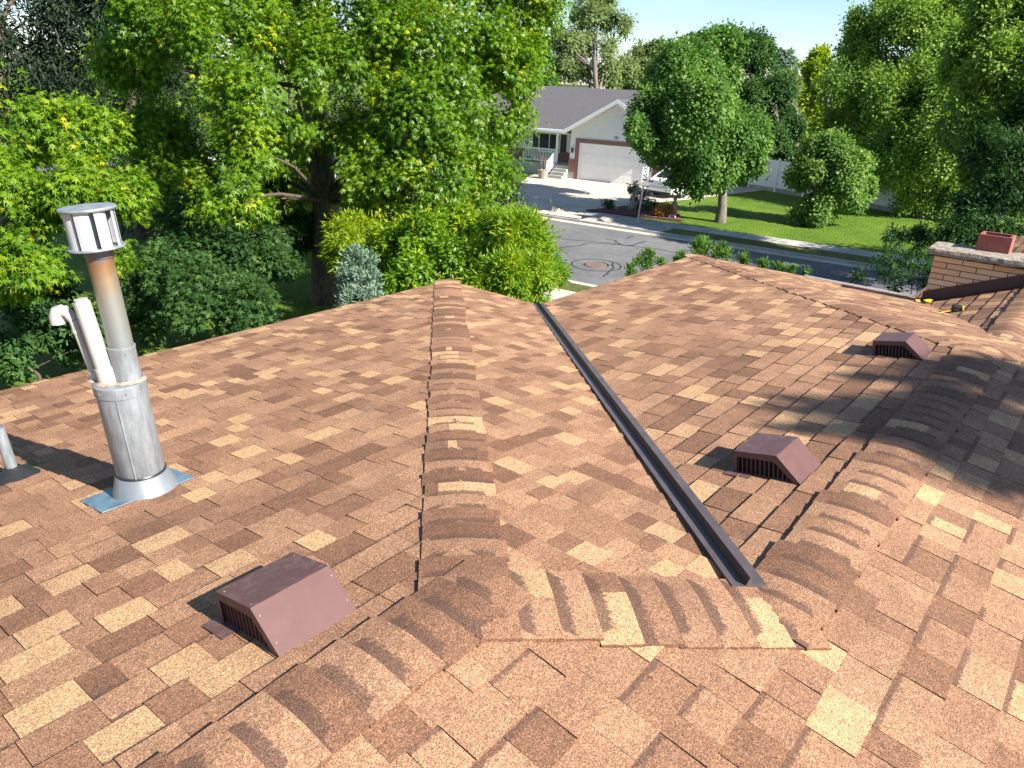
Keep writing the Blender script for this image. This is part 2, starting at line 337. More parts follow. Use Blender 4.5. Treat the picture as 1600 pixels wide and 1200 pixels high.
# tar sealed cracks in the road
mb = MB()
def crack(pts, w=.035):
    P = []
    for (a, b) in zip(pts[:-1], pts[1:]):
        for k in range(5):
            f = k / 5; P.append(Vector((a[0] + (b[0] - a[0]) * f + rnd.uniform(-.05, .05), a[1] + (b[1] - a[1]) * f + rnd.uniform(-.05, .05), -.045)))
    P.append(Vector((*pts[-1], -.045)))
    for a, b in zip(P[:-1], P[1:]):
        d = (b - a).normalized(); q = Vector((-d.y, d.x, 0)) * w; mb.poly([a - q, a + q, b + q, b - q])
for pts in [[(24.4, 16.82), (25.38, 16.83), (25.82, 16.12), (26.01, 15.79), (26.32, 15.26)], [(26.57, 16.88), (26.57, 16.34), (26.2, 15.97), (26.01, 15.72)], [(26.14, 15.35), (27.03, 15.44), (27.5, 15.39)], [(27.33, 16.25), (28.04, 16.38)], [(22.35, 13.75), (21.81, 13.57), (21.11, 13.33)], [(24.82, 19.23), (25.38, 17.51), (25.89, 16.5), (26.56, 14.33), (26.49, 13.44)], [(23.15, 14.27), (22.37, 13.73)], [(23.84, 19.32), (22.95, 17.41), (23.77, 17.03), (24.4, 16.82)]]: crack(pts)
mb.build('road_crack', M['tar'], kind='structure')
mb = MB(); mh = Vector((22.34, 14.45, -.046))
ring = lambda r0, r1, z: [mb.poly([(mh.x + r * math.cos(a), mh.y + r * math.sin(a), z) for r, a in ((r0, t), (r1, t), (r1, t + .2618), (r0, t + .2618))]) for t in np.arange(0, 6.28, .2618)]
ring(.86, .93, -.0455); mb.build('road_patch_seam', M['tar'], kind='structure')
mt = thing('manhole_cover', 'round rusty manhole cover in the grey street', 'manhole cover', (22.34, 14.45, -.05))
mb = MB(); mb.lathe([(0, .012), (.40, .012), (.40, .0), (.46, 0), (.46, .014), (.50, .010), (.50, 0)], n=40); mb.build('frame', M['iron'], mt)
mb = MB()
for i in range(-4, 5):
    for j in range(-4, 5):
        if i * i + j * j < 15: mb.box(i * .085 - .028, i * .085 + .028, j * .085 - .028, j * .085 + .028, .012, .02)
mb.build('tread', M['iron'], mt)

# ------------------------------------------------------------------ own house with the shingled roof
GZ = 4.7; S = 0.171872
uJ, vJ = 1.393, 1.283; W1 = 5.0; vC = .57
zC = -S * (vJ - vC); uV = uJ + vJ - vC; v3 = vC + W1 - (vJ - vC); u3 = 10.14; uC = u3 - (v3 - vC)
zF, vF, s6 = -.325, .55, .41
house = thing('house', 'low house under a brown and tan hip roof in the foreground', 'house')
P = {  # plane height functions (world z)
 'P1': lambda u, v: GZ - S * (v - vJ), 'P2': lambda u, v: GZ - S * (u - uJ), 'P3': lambda u, v: GZ + zC - S * (v - vC),
 'P4': lambda u, v: GZ + zC - S * (u - uC), 'P5': lambda u, v: GZ - S * (vJ - v), 'P6': lambda u, v: GZ + zF - s6 * (v - vF), 'P7': lambda u, v: GZ + zF - s6 * (vF - v)}
uF0 = uC + (zC - zF) / S           # where ridge F meets P4
ROWS = {'P1': (0, 1), 'P2': (1, 0), 'P3': (0, 1), 'P4': (1, 0), 'P5': (0, -1), 'P6': (0, 1), 'P7': (0, -1)}
vb = vJ - W1
vE = vF + ((u3 - uC) * S + zF - zC) / s6    # where that valley reaches the eave
def vv2(v): return uC + (zC - (zF - s6 * (v - vF))) / S    # valley P4/P6: u at v
POLY = {
 'P1': [[(-5, vJ), (uJ, vJ), (uJ + W1, vJ + W1), (-5, vJ + W1)]],
 'P2': [[(uJ, vJ), (uV + .0, vC + .085), (uJ + W1, uJ + W1 - (uV - vC) + .085), (uJ + W1, vJ + W1)]],
 'P3': [[(uV + .082, vC), (uC, vC), (u3, v3), (uJ + W1 + .082, v3)]],
 'P4': [[(uC, vC), (vv2(vF), vF), (u3, vE), (u3, v3)], [(uC, vC), (u3, vC - (u3 - uC)), (u3, 2 * vF - vE), (vv2(vF), vF)]],
 'P5': [[(-5, vJ), (-5, vb), (u3, vb), (u3, vC - (u3 - uC)), (uC, vC), (uV, vC), (uJ, vJ)]],
 'P6': [[(vv2(vF), vF), (15, vF), (15, vE), (u3, vE)]],
 'P7': [[(vv2(vF), vF), (u3, 2 * vF - vE), (15, 2 * vF - vE), (15, vF)]]}
# P5 is not convex: split by hand
POLY['P5'] = [[(-5, vJ), (-5, vb), (uJ, vb), (uJ, vJ)], [(uJ, vJ), (uJ, vb), (uV, vb), (uV, vC)], [(uV, vC), (uV, vb), (uC, vb), (uC, vC)], [(uC, vC), (uC, vb), (u3, vb), (u3, vC - (u3 - uC))]]
decks = {}
for k in POLY:
    mb = MB()
    for pl in POLY[k]:
        pts = [Vector((u, v, P[k](u, v) - .004)) for u, v in pl]
        nrm = (pts[1] - pts[0]).cross(pts[2] - pts[0])
        if nrm.z < 0: pts.reverse()
        mb.prism([p - Vector((0, 0, .09)) for p in pts], (0, 0, .088))
    decks[k] = mb.build('roof_slope', M['deck'], house)

CAMP = Vector((0, 0, CAMZ)); FPX = 1158.37 * .64
def project(p):
    q = Vector(p) - CAMP; d = -q.dot(az)
    if d < .1: return None
    return 512 + FPX * q.dot(ax) / d, 384 - FPX * q.dot(ay) / d
def clip(poly, a, b, c):      # keep a*x+b*y<=c
    out = []
    for i in range(len(poly)):
        p, q = poly[i], poly[(i + 1) % len(poly)]; fp = a * p[0] + b * p[1] - c; fq = a * q[0] + b * q[1] - c
        if fp <= 0: out.append(p)
        if fp * fq < 0: t = fp / (fp - fq); out.append((p[0] + (q[0] - p[0]) * t, p[1] + (q[1] - p[1]) * t))
    return out
def clip_convex(sub, cl):
    area = sum(cl[i][0] * cl[(i + 1) % len(cl)][1] - cl[(i + 1) % len(cl)][0] * cl[i][1] for i in range(len(cl)))
    c2 = cl if area > 0 else cl[::-1]
    for i in range(len(c2)):
        p, q = c2[i], c2[(i + 1) % len(c2)]; dx, dy = q[0] - p[0], q[1] - p[1]
        sub = clip(sub, dy, -dx, dy * p[0] - dx * p[1])
        if len(sub) < 3: return []
    return sub
EXP = .1415
def pick_tint(r):
    x = r.random()
    if x < .16: return r.uniform(.78, 1.0)
    if x < .38: return r.uniform(.52, .68)
    if x < .76: return r.uniform(.32, .52)
    return r.uniform(.05, .32)
def offs(k):
    return {'P1': 1.527 - 2 * EXP, 'P2': uJ - .06, 'P3': vC - .02, 'P4': uC - .05, 'P5': -(vJ + .03), 'P6': vF - .05, 'P7': -(vF + .03)}[k]
cands = []
for k, cls in POLY.items():
    dx, dy = ROWS[k]; r = random.Random('s' + k)
    allp = [p for c in cls for p in c]
    ds = [p[0] * dx + p[1] * dy for p in allp]; as_ = [p[0] * abs(dy) + p[1] * abs(dx) for p in allp]
    d0 = offs(k); nrow = int((max(ds) - d0) / EXP) + 2
    for row in range(nrow):
        da = d0 + row * EXP; db = da + EXP
        if db < min(ds): continue
        a = min(as_) - r.random() * .3; tooth = r.random() < .5; sag = r.uniform(-.0025, .0025); lastt = 0
        while a < max(as_):
            w = r.choice((.09, .11, .13, .15, .17, .19, .21) if k != 'P2' else (.08, .10, .12, .14, .16)) * r.uniform(.9, 1.1)
            if k in ('P3', 'P6'): w = r.uniform(.14, .30)
            gap = .003 if r.random() < .45 else .0012
            tt = pick_tint(r)
            if tt > .75 and lastt > .75: tt -= .35
            lastt = tt
            thick = .0045 + (.0035 if tooth else 0) + r.uniform(0, .0015)
            if k in ('P3', 'P6'): thick += .004; gap = .004
            elif k == 'P1': thick += .001
            jb = [r.uniform(-.0025, .0025) + sag for _ in range(2)]
            has = r.random() < (.12 if k == 'P2' else .36)
            q = []
            # quad in (a,d): lower edge jitter
            A0, A1 = a + gap / 2, a + w - gap / 2
            quad = [(A0, da - .004), (A1, da - .004), (A1, db + jb[1]), (A0, db + jb[0])]
            toxy = (lambda a_, d_: (a_, d_ * dy) if dx == 0 else (d_ * dx, a_))
            sub = [toxy(*p) for p in quad]
            # cheap view cull
            if k == 'P5' and toxy(a, da)[1] < -3.2 and False: pass
            for cl in cls:
                s2 = clip_convex(sub, cl)
                if len(s2) < 3: continue
                ar = abs(sum(s2[i][0] * s2[(i + 1) % len(s2)][1] - s2[(i + 1) % len(s2)][0] * s2[i][1] for i in range(len(s2)))) / 2
                if ar < 2e-4: continue
                top = []; dd = []
                for (x, y) in s2:
                    d = x * dx + y * dy; f = (d - da) / EXP
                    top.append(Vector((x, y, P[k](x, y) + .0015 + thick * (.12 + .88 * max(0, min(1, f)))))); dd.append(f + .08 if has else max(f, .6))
                pp = [project(p) for p in top]; vis = 0
                if all(pp):
                    xs = [p[0] for p in pp]; ys = [p[1] for p in pp]
                    if max(xs) > 0 and min(xs) < 1024 and max(ys) > 0 and min(ys) < 768:
                        cxs = [min(1024, max(0, x)) for x in xs]; cys = [min(768, max(0, y)) for y in ys]
                        vis = abs(sum(cxs[i] * cys[(i + 1) % len(cxs)] - cxs[(i + 1) % len(cxs)] * cys[i] for i in range(len(cxs)))) / 2
                cands.append((vis, k, top, dd, tt))
            a += w; tooth = not tooth if r.random() < .8 else tooth
cands.sort(key=lambda c: -c[0])
def add_shingle(mb, top, dd, t):
    n = (top[1] - top[0]).cross(top[2] - top[0])
    if n.z < 0: top = top[::-1]; dd = dd[::-1]
    bot = [p - Vector((0, 0, .011)) for p in top]; n = len(top)
    mb.poly(top, 0, t, dd)
    for i in range(n):
        j = (i + 1) % n; mb.poly([top[j], top[i], bot[i], bot[j]], 0, min(t, .35) * .6, [.6] * 4)
rest = {k: MB() for k in POLY}
for i, (vis, k, top, dd, t) in enumerate(cands):
    if i < 300:
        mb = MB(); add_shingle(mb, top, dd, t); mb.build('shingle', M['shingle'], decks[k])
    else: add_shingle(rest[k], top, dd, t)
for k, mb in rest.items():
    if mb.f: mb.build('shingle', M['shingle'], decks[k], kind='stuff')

# ridge and hip caps: low end a -> high end b (upper caps overlap lower ones)
rc = random.Random(11)
def ridge_caps(a, b, drop, hw=.152, ex=.125, base=.0045, lightp=.2, skew=0.):
    a, b = Vector(a), Vector(b); L = (b - a).length; d = (b - a).normalized(); side = Vector((d.y, -d.x, 0)).normalized()
    n = int(L / ex) + 1
    xs = [-1, -.62, -.28, 0, .28, .62, 1]
    for i in range(n):
        s0 = L - (i + 1) * ex; s1 = s0 + ex + .012            # s0 butt (low end), s1 tucked under the next
        h = hw * rc.uniform(.97, 1.03); sh = rc.uniform(-.007, .007); tint = rc.choice((.04, .12, .22, .32, .42, .52)) + rc.uniform(0, .08)
        lt = rc.random() < lightp; l0 = rc.choice((-1, -.3, .0)); l1 = rc.choice((.3, .7, 1.01)); lift = rc.uniform(.0085, .0100)
        mb = MB(); rows = []
        fr = [0, .12, .5, 1]
        for f in fr:
            s = s0 + (s1 - s0) * f; c = a + d * s; z = base + lift * (1 - f) + .001
            ring = []
            for x in xs:
                o = x * h + sh; rr = math.sqrt(o * o + .05 ** 2) - .05 * .75
                ww = .004 * math.sin(37 * s + 5 * x)
                ring.append(c + side * o + d * (skew * o) + Vector((0, 0, z - drop * max(rr, 0) )))
            rows.append(ring)
        for q in range(len(fr) - 1):
            for j in range(len(xs) - 1):
                xm = (xs[j] + xs[j + 1]) / 2
                t = .90 if lt and l0 <= xm <= l1 else tint
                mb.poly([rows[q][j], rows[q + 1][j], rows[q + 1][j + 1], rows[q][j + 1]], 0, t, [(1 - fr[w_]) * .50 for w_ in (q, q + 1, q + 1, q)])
        dn = Vector((0, 0, -.02))
        for j in range(len(xs) - 1): mb.poly([rows[0][j], rows[0][j + 1], rows[0][j + 1] + dn, rows[0][j] + dn], 0, .08, [.7] * 4)
        for q in range(len(fr) - 1):
            for j in (0, len(xs) - 1): mb.poly([rows[q][j], rows[q + 1][j], rows[q + 1][j] + dn, rows[q][j] + dn], 0, .08, [.7] * 4)
        o = mb.build('ridge_cap', M['shingle'], house, smooth=40)
zj = GZ; zc = GZ + zC; zf = GZ + zF
ridge_caps((uJ + W1 + .0, vJ + W1 + .0, GZ - S * W1), (uJ, vJ, zj), S * .72, ex=.128)                    # hip A
ridge_caps((uV + .07, vC + .0, zc - .0), (uJ + .02, vJ - .02, zj + .004), S * .8, hw=.172, ex=.128, lightp=.3)   # short hip to the lower ridge
ridge_caps((uJ + .1, vJ + .0, zj + .002), (-3.2, vJ, zj), S, ex=.132, lightp=.2)                                          # ridge B
ridge_caps((u3, v3, GZ - S * W1), (uC, vC, zc), S * .72, ex=.128)                                          # hip D
ridge_caps((u3, vC - (u3 - uC), P['P4'](u3, 0)), (uC, vC, zc), S * .72, ex=.13)                                    # hip toward the right
ridge_caps((uC, vC, zc + .0), (uV - .02, vC, zc + .006), S, ex=.130, lightp=.14)                                   # ridge C
ridge_caps((14.5, vF, zf), (vv2(vF) - .12, vF, zf + .004), s6, ex=.13)                                            # ridge F

# metal valley with a raised rib
def valley(p0, p1, n0):
    p0, p1 = Vector(p0), Vector(p1); d = (p1 - p0).normalized(); side = Vector((d.y, -d.x, 0)).normalized()   # +side = right
    v = thing_part = None
    mb = MB()
    def rail(o, h): return (p0 + side * o + Vector((0, 0, h)), p1 + side * o + Vector((0, 0, h)))
    sl = S / math.sqrt(2)
    prof = [(-.062, sl * .062 + .003), (-.012, .010), (-.001, .043), (.001, .043), (.014, .010), (.064, sl * .064 + .006), (.066, sl * .066 - .016), (-.062, sl * .062 - .026)]
    for i in range(len(prof)):
        a0, a1 = rail(*prof[i]); b0, b1 = rail(*prof[(i + 1) % len(prof)])
        mb.poly([a0, a1, b1, b0], 1 if i == 1 else 0)  # rib face turned from the sun takes the darkened steel
    mb.poly([rail(*q)[0] for q in prof], 0); mb.poly([rail(*q)[1] for q in prof][::-1], 0)
    return mb.build('valley_flashing', [M['valley'], M['valleyshade']], house)
e = uV - vC
valley((uV + .118, vC + .118, zc - S * .118 + .022), (uJ + W1 + .03, uJ + W1 + .03 - e, GZ - S * (W1 + .03) + .004), None)
# eaves: fascia + drip edge + gutters
def eave(a, b, name, m, w, z0, z1):
    a, b = Vector(a), Vector(b); d = (b - a).normalized(); s = Vector((d.y, -d.x, 0)); mb = MB()
    mb.prism([a + s * w[0] + Vector((0, 0, z0)), a + s * w[1] + Vector((0, 0, z0)), a + s * w[1] + Vector((0, 0, z1)), a + s * w[0] + Vector((0, 0, z1))], b - a); return mb.build(name, m, house)
ze = GZ - S * W1; zE4 = P['P4'](u3, 0)
eave((-5, vJ + W1, ze), (uJ + W1, vJ + W1, ze), 'fascia', M['fascia'], (-.02, .0), -.2, -.012)
eave((uJ + W1, vJ + W1, ze), (uJ + W1, v3, ze), 'fascia', M['fascia'], (-.02, .0), -.2, -.012)
eave((uJ + W1, v3, ze), (u3, v3, ze), 'fascia', M['fascia'], (-.02, .0), -.2, -.012)
eave((u3, v3, zE4), (u3, 1.9, zE4), 'fascia', M['fascia'], (-.02, .0), -.2, -.012)
# white gutter on the far eave, with front lip
mb = MB(); g0, g1 = Vector((u3, 3.25, zE4)), Vector((u3, 1.72, zE4))
pr = [(.005, -.02), (.005, -.11), (.115, -.11), (.135, -.01), (.12, -.008), (.105, -.095), (.02, -.095), (.02, -.02)]
for i in range(len(pr)):
    a, b = pr[i], pr[(i + 1) % len(pr)]
    mb.poly([(u3 + a[0], g0.y, zE4 + a[1]), (u3 + a[0], g1.y, zE4 + a[1]), (u3 + b[0], g1.y, zE4 + b[1]), (u3 + b[0], g0.y, zE4 + b[1])])
for y in (g0.y, g1.y): mb.poly([(u3 + a[0], y, zE4 + a[1]) for a in pr])
mb.build('gutter', M['white'], house)
mb = MB()   # walls under the eaves
for x0, x1, y0, y1 in ((-4.6, uJ + W1 - .45, -4.8, vJ + W1 - .45), (uJ + W1 - .45, u3 - .45, -4.8, v3 - .45), (u3 - .45, 14.6, -.1, 1.7)):
    mb.box(x0, x1, y0, y1, 0, 3.62 if x0 < 9 else 3.75)
mb.build('wall', M['boardgrey'], house)

# ------------------------------------------------------------------ roof vents
def roof_vent(label, u0, u1, vn, plane, dusty=False):
    """slant-back exhaust vent: slanted face up-slope (toward -v), grilles on both ends"""
    pz = P[plane]; um = (u0 + u1) / 2; base = Vector((um, vn + .17, pz(um, vn + .17) + .008))
    th = math.atan(S)
    t = thing('roof_vent', label, 'roof vent', base, 0, 'brown vents on the roof'); t.rotation_euler = (-th, 0, 0)
    w = (u1 - u0) / 2; y0, y1, y2, y3 = -.17, -.055, .15, .155; hh = .122
    prof = [(y0, .0), (y1, hh), (y2, hh - .012), (y3, hh - .03), (y3, .0)]
    mb = MB()
    th_ = .0015
    # hood: slant, top, front bend and front face as a folded sheet
    for a, b in zip(prof[:-1], prof[1:]):
        dy, dz = b[0] - a[0], b[1] - a[1]; l = math.hypot(dy, dz); nx, nz = -dz / l * th_, dy / l * th_
        mb.prism([(-w, a[0], a[1]), (-w, b[0], b[1]), (-w, b[0] - nx, b[1] - nz), (-w, a[0] - nx, a[1] - nz)], (2 * w, 0, 0))
    for sx in (-1, 1):       # end frames: a header strip that follows the top, and corner strips
        X = sx * (w - .0015)
        hdr = [(y0 + .012, .0), (y0 + .0335, .0), (y1 + .012, hh - .034), (y2 - .012, hh - .040), (y2 - .012, .0), (y3, 0), (y3, hh - .03), (y2, hh - .012), (y1, hh), (y0, 0)]
        tri = [[0, 1, 2, 8, 9], [2, 3, 7, 8], [3, 4, 5, 6, 7]]
        for q in tri: mb.prism([(X, *hdr[i]) for i in q], (sx * .0015, 0, 0))
    hood = mb.build('hood', M['vent'], t, bevel=.002)
    mb = MB(); mb.box(-w - .05, w + .01, .06, y3 + .03, .001, .003); mb.build('flange', M['vent'], t)
    mb = MB()
    for sx in (-1, 1):
        for yy, zz in ((y1 + .02, hh - .0025), (y2 - .03, hh - .0105)): mb.lathe([(.0, .0022), (.0035, .0018), (.0042, 0)], Matrix.Translation((sx * (w - .014), yy, zz)), 8)
        for f in (.25, .8): mb.lathe([(.0, .003), (.0035, .0024), (.0042, -.001)], Matrix.Translation((sx * (w - .012), y0 + (y1 - y0) * f, hh * f)) @ Matrix.Rotation(.81, 4, 'X'), 8)
    mb.build('screw', M['iron'], t, kind='stuff')
    mb = MB()
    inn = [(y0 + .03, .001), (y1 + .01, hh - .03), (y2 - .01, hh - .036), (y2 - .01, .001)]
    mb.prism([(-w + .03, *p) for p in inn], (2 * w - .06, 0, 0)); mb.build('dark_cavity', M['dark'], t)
    for sx in (-1, 1):
        mb = MB(); n = 13
        for i in range(n):
            y = y0 + .045 + i * (y2 - y0 - .06) / (n - 1); zt = min(hh - .034, (y - y0 - .02) * 1.06)
            mb.box(sx * (w - .012) - .005, sx * (w - .012) + .005, y - .0022, y + .0022, 0, max(.01, zt))
        mb.build('grille', M['vent'], t)
    return t
roof_vent('brown slant-back roof vent nearest the camera, on the left roof slope', .876, 1.155, 1.523, 'P1')
roof_vent('brown roof vent beside the metal valley, middle one of three', 3.157, 3.430, .833, 'P3')
roof_vent('brown roof vent farthest away, by the ridge corner on the right', 5.44, 5.71, .833, 'P3')

# ------------------------------------------------------------------ flue stack
fb = Vector((1.245, 3.185, P['P1'](1.245, 3.185)))
fl = thing('flue_stack', 'tall galvanised flue stack with drum cap and two white pipes', 'flue', fb)
lean = Vector((-.642, .766, 0)) * .062
def axis(h, k=1.): return Vector((0, 0, h)) + lean * h * k
zt = Matrix(((1, 0, lean.x, 0), (0, 1, lean.y, 0), (0, 0, 1, 0), (0, 0, 0, 1)))
tilt = Matrix.Rotation(-math.atan(S), 4, 'X')
mb = MB()     # cone flashing follows the roof at its foot
n = 40; rings = []
for r, h, k in ((.147, .004, 1), (.142, .010, 1), (.140, .014, 1), (.112, .100, .25), (.108, .106, .1)):
    ring = []
    for i in range(n):
        a = 2 * math.pi * i / n; x, y = r * math.cos(a), r * math.sin(a); ring.append(Vector((x, y, h - S * y * k)) + lean * h)
    rings.append(ring)
vs = [p for r in rings for p in r]
mb.mesh(vs, [(i * n + k, i * n + (k + 1) % n, (i + 1) * n + (k + 1) % n, (i + 1) * n + k) for i in range(len(rings) - 1) for k in range(n)])
mb.build('cone_flashing', M['cone'], fl, smooth=40)
mb = MB(); mb.box(-.235, .19, -.10, .15, .010, .0125, M=tilt); mb.build('base_plate', M['blueflash'], fl, bevel=.001)
mb = MB(); mb.lathe([(.100, .085), (.103, .09), (.103, .50), (.107, .502), (.107, .548), (.101, .553), (.0, .555)], zt, 40)
mb.build('outer_can', M['galv'], fl, smooth=35)
rq = random.Random(9); M['sealant'] = simple('dirty_sealant', (.30, .24, .19), .85, var=.35, scale=40, bumps=.4)
mb = MB()
for (cx, cy, r0) in ((.035, -.022, .058), (-.040, .008, .039), (-.062, .072, .024)):
    o_ = Vector((cx, cy, 0)); rg = []
    for (dr, zz) in ((0, .566), (.005, .558), (.014, .5548)):
        rg.append([o_ + lean * zz + Vector(((r0 + dr * rq.uniform(.6, 1.5)) * math.cos(k * .3927), (r0 + dr * rq.uniform(.6, 1.5)) * math.sin(k * .3927), zz)) for k in range(16)])
    vs = [p_ for q_ in rg for p_ in q_]; mb.mesh(vs, [(i * 16 + k, i * 16 + (k + 1) % 16, (i + 1) * 16 + (k + 1) % 16, (i + 1) * 16 + k) for i in range(2) for k in range(16)])
mb.build('sealant', M['sealant'], fl, smooth=60)
mb = MB(); mb.lathe([(.104, .100), (.1085, .104), (.108, .112), (.1035, .118)], zt, 40); mb.build('caulk_ring', M['rubber'], fl, smooth=60)
mb = MB()
for k in range(6):
    a_ = k * 1.047 + .3; mb.lathe([(0, .004), (.004, .003), (.005, 0)], zt @ Matrix.Translation((.107 * math.cos(a_), .107 * math.sin(a_), .525)) @ Matrix.Rotation(a_, 4, 'Z') @ Matrix.Rotation(math.pi / 2, 4, 'Y'), 8)
    mb.lathe([(0, .003), (.003, .0025), (.004, 0)], zt @ Matrix.Translation((.035 + .0545 * math.cos(a_), -.022 + .0545 * math.sin(a_), .685)) @ Matrix.Rotation(a_, 4, 'Z') @ Matrix.Rotation(math.pi / 2, 4, 'Y'), 8)
mb.build('screw', M['iron'], fl, kind='stuff')
mb = MB(); mb.tube([axis(.09 + .01) + Vector((.1035 * math.cos(-2.2 + .0), .1035 * math.sin(-2.2), 0)), axis(.50) + Vector((.1035 * math.cos(-2.2), .1035 * math.sin(-2.2), 0))], .0035, 6)
mb.build('can_seam', M['galv'], fl, smooth=40)
px, py = .035, -.022
mb = MB(); T2 = zt @ Matrix.Translation((px, py, 0)); mb.lathe([(.056, .55), (.0545, .56), (.0545, .70), (.0565, .705), (.0565, .713), (.052, .715)], T2, 32); mb.build('coupling', M['galv'], fl, smooth=35)
mb = MB(); mb.lathe([(.0505, .71), (.0505, 1.10), (.056, 1.10), (.056, 1.13), (.0, 1.131)], T2, 32); mb.build('flue_pipe', M['heat'], fl, smooth=35)
# cap drum
ctr = axis(1.122) + Vector((px, py, 0)); ctl = Matrix.Translation(ctr) @ Matrix.Rotation(.075, 4, Vector((-.766, -.642, 0)))
mb = MB(); mb.lathe([(.0, .0), (.05, .0), (.104, .012), (.109, .016), (.104, .022), (.0, .022)], ctl, 40); mb.build('cap_base', M['galv'], fl, smooth=35)
mb = MB(); mb.lathe([(.0, .172), (.106, .168), (.109, .174), (.105, .180), (.06, .186), (.0, .188)], ctl, 40); mb.build('cap_lid', M['galv'], fl, smooth=35)
for i in range(8):
    a = i * math.pi / 4 - 2.25
    mb = MB(); q = []
    for k in range(6):
        b = a - .30 + k * .12; r = .094 - .010 * abs(k - 2.5) / 2.5 * (1 if k > 2 else -.2); q.append((r * math.cos(b), r * math.sin(b)))
    for k in range(5):
        p0, p1 = q[k], q[k + 1]; mb.prism([ctl @ Vector((*p0, .02)), ctl @ Vector((*p1, .02)), ctl @ Vector((p1[0] * .985, p1[1] * .985, .02)), ctl @ Vector((p0[0] * .985, p0[1] * .985, .02))], (ctl.to_3x3() @ Vector((0, 0, .152))))
    mb.build('wind_vane', M['capwhite'], fl)
mb = MB(); mb.lathe([(.062, .02), (.062, .17)], ctl, 24); mb.build('inner_drum', M['galv'], fl, smooth=35)
# white plastic pipes
for nm, pts, r in (('straight_pipe', [(-.040, .008, .55), (-.058, .030, .915)], .0335),):
    mb = MB(); a, b = [Vector(p) + lean * p[2] for p in pts]; mb.tube([a, a + (b - a) * .999], r, 20); d = (b - a).normalized()
    mb.tube([b - d * .001, b + d * .012], r * .8, 20); mb.tube([a, a + d * .075], r * 1.14, 20)
    mb.build(nm, M['pvc'], fl, smooth=40)
mb = MB(); e_ = Vector((-.642, .766, 0)); g = [Vector((-.062, .072, z)) + e_ * q for z, q in ((.55, 0), (.77, .028), (.825, .035), (.852, .047), (.866, .068), (.860, .088), (.838, .099), (.808, .101))]
g = [p + lean * p.z for p in g]
mb.tube(g[:3], .0175, 16); mb.tube(g[2:5], [.0185, .022, .026], 16, cap=False); mb.tube(g[4:], [.026, .030, .031, .030], 16)
mb.tube([g[0], g[0] + (g[1] - g[0]) * .2], .023, 16); mb.tube([g[1], g[1] + (g[2] - g[1]) * .3], .0205, 16)
mb.build('gooseneck_pipe', M['pvc'], fl, smooth=50)

vb_ = Vector((.952, 4.019, P['P1'](.952, 4.019)))
pv = thing('plumbing_vent', 'short grey plumbing vent pipe in a black rubber boot at left edge', 'vent pipe', vb_)
mb = MB(); tl = Matrix.Rotation(-math.atan(S) * .9, 4, 'X')
mb.lathe([(.115, .004), (.105, .012), (.075, .028), (.045, .05), (.036, .062), (.03, .062)], tl, 32); mb.build('rubber_boot', M['rubber'], pv, smooth=50)
mb = MB(); mb.lathe([(.0265, .03), (.0265, .285), (.020, .287), (.020, .2)], Matrix(((1, 0, -.05, 0), (0, 1, .06, 0), (0, 0, 1, 0), (0, 0, 0, 1))), 24); mb.build('pipe', M['galv'], pv, smooth=40)
mb = MB(); mb.box(-.17, .18, -.1, .18, .001, .004, M=tl); mb.build('base_plate', M['rubber'], pv)

# ------------------------------------------------------------------ chimney
UC = 9.58; CV0, CV1 = .20, 1.635; CU1 = 9.95; CT = GZ - .20
ch = thing('chimney', 'tan brick chimney with rough mortar cap and red clay flue', 'chimney', (UC, 1.0, 0))
def brick_mesh(l, d, h, t):
    mb = MB(); mb.box(0, 0 + d, -l, 0, 0, h, 0, t); return mb
mb = MB(); mb.box(.012, CU1 - UC - .012, CV0 - 1 + .012, CV1 - 1 - .012, 0, CT); mb.build('core', M['mortar'], ch)
mbr, ntb, bb = newmat('tan_brick'); nb = noise(ntb, 30, 4); rb = ramp(ntb, [(0, (.60, .35, .19)), (.5, (.70, .45, .27)), (1, (.76, .54, .34))])
oi = ntb.nodes.new('ShaderNodeObjectInfo'); ntb.links.new(math_(ntb, 'ADD', math_(ntb, 'MULTIPLY', oi.outputs['Random'], .8), math_(ntb, 'MULTIPLY', nb, .3)), rb.inputs['Fac'])
ntb.links.new(rb.outputs['Color'], bb.inputs['Base Color']); bb.inputs['Roughness'].default_value = .8; bump(ntb, bb, noise(ntb, 90, 3), .3, .004)
M['tanbrick'] = mbr
cache = {}
def brick(x, y, z, l, side):
    key = (round(l, 3), side)
    if key not in cache:
        mb = MB()
        if side == 0: mb.box(0, .07, -l, 0, 0, .0575)
        else: mb.box(0, l, -.07, 0, 0, .0575)
        cache[key] = mb.build('brick', M['tanbrick'], ch, bevel=.002); o = cache[key]
    else:
        o = cache[key].copy(); COL.objects.link(o)
    o.location = (x, y, z)
row = 0; z = CT - .0665
while z > 3.62:
    y = CV1; off = (.15 if row % 2 else 0.0) + (.0 if row % 3 else .0)
    first = True
    while y > CV0 + .02:
        l = .292 if not (first and off) else off - .01
        l = min(l, y - CV0); brick(0, y - 1, z, l, 0); y -= l + .009; first = False
    x = .0795; first = True         # the end face toward the street side (+v)
    while x < CU1 - UC - .02:
        l = min(.142 if (first and row % 2) else .292, CU1 - UC - x); brick(x, CV1 - 1, z, l, 1); x += l + .009; first = False
    z -= .0668; row += 1
mb = MB(); rr = random.Random(3)
n = 26; x0, x1, y0, y1, z0, z1 = -.085, CU1 - UC + .06, CV0 - 1 - .05, CV1 - 1 + .055, CT + .002, CT + .092
def jit(p, a=.006): return Vector(p) + Vector((rr.uniform(-a, a), rr.uniform(-a, a), rr.uniform(-a, a)))
ys = np.linspace(y0, y1, n); xs_ = np.linspace(x0, x1, 8)
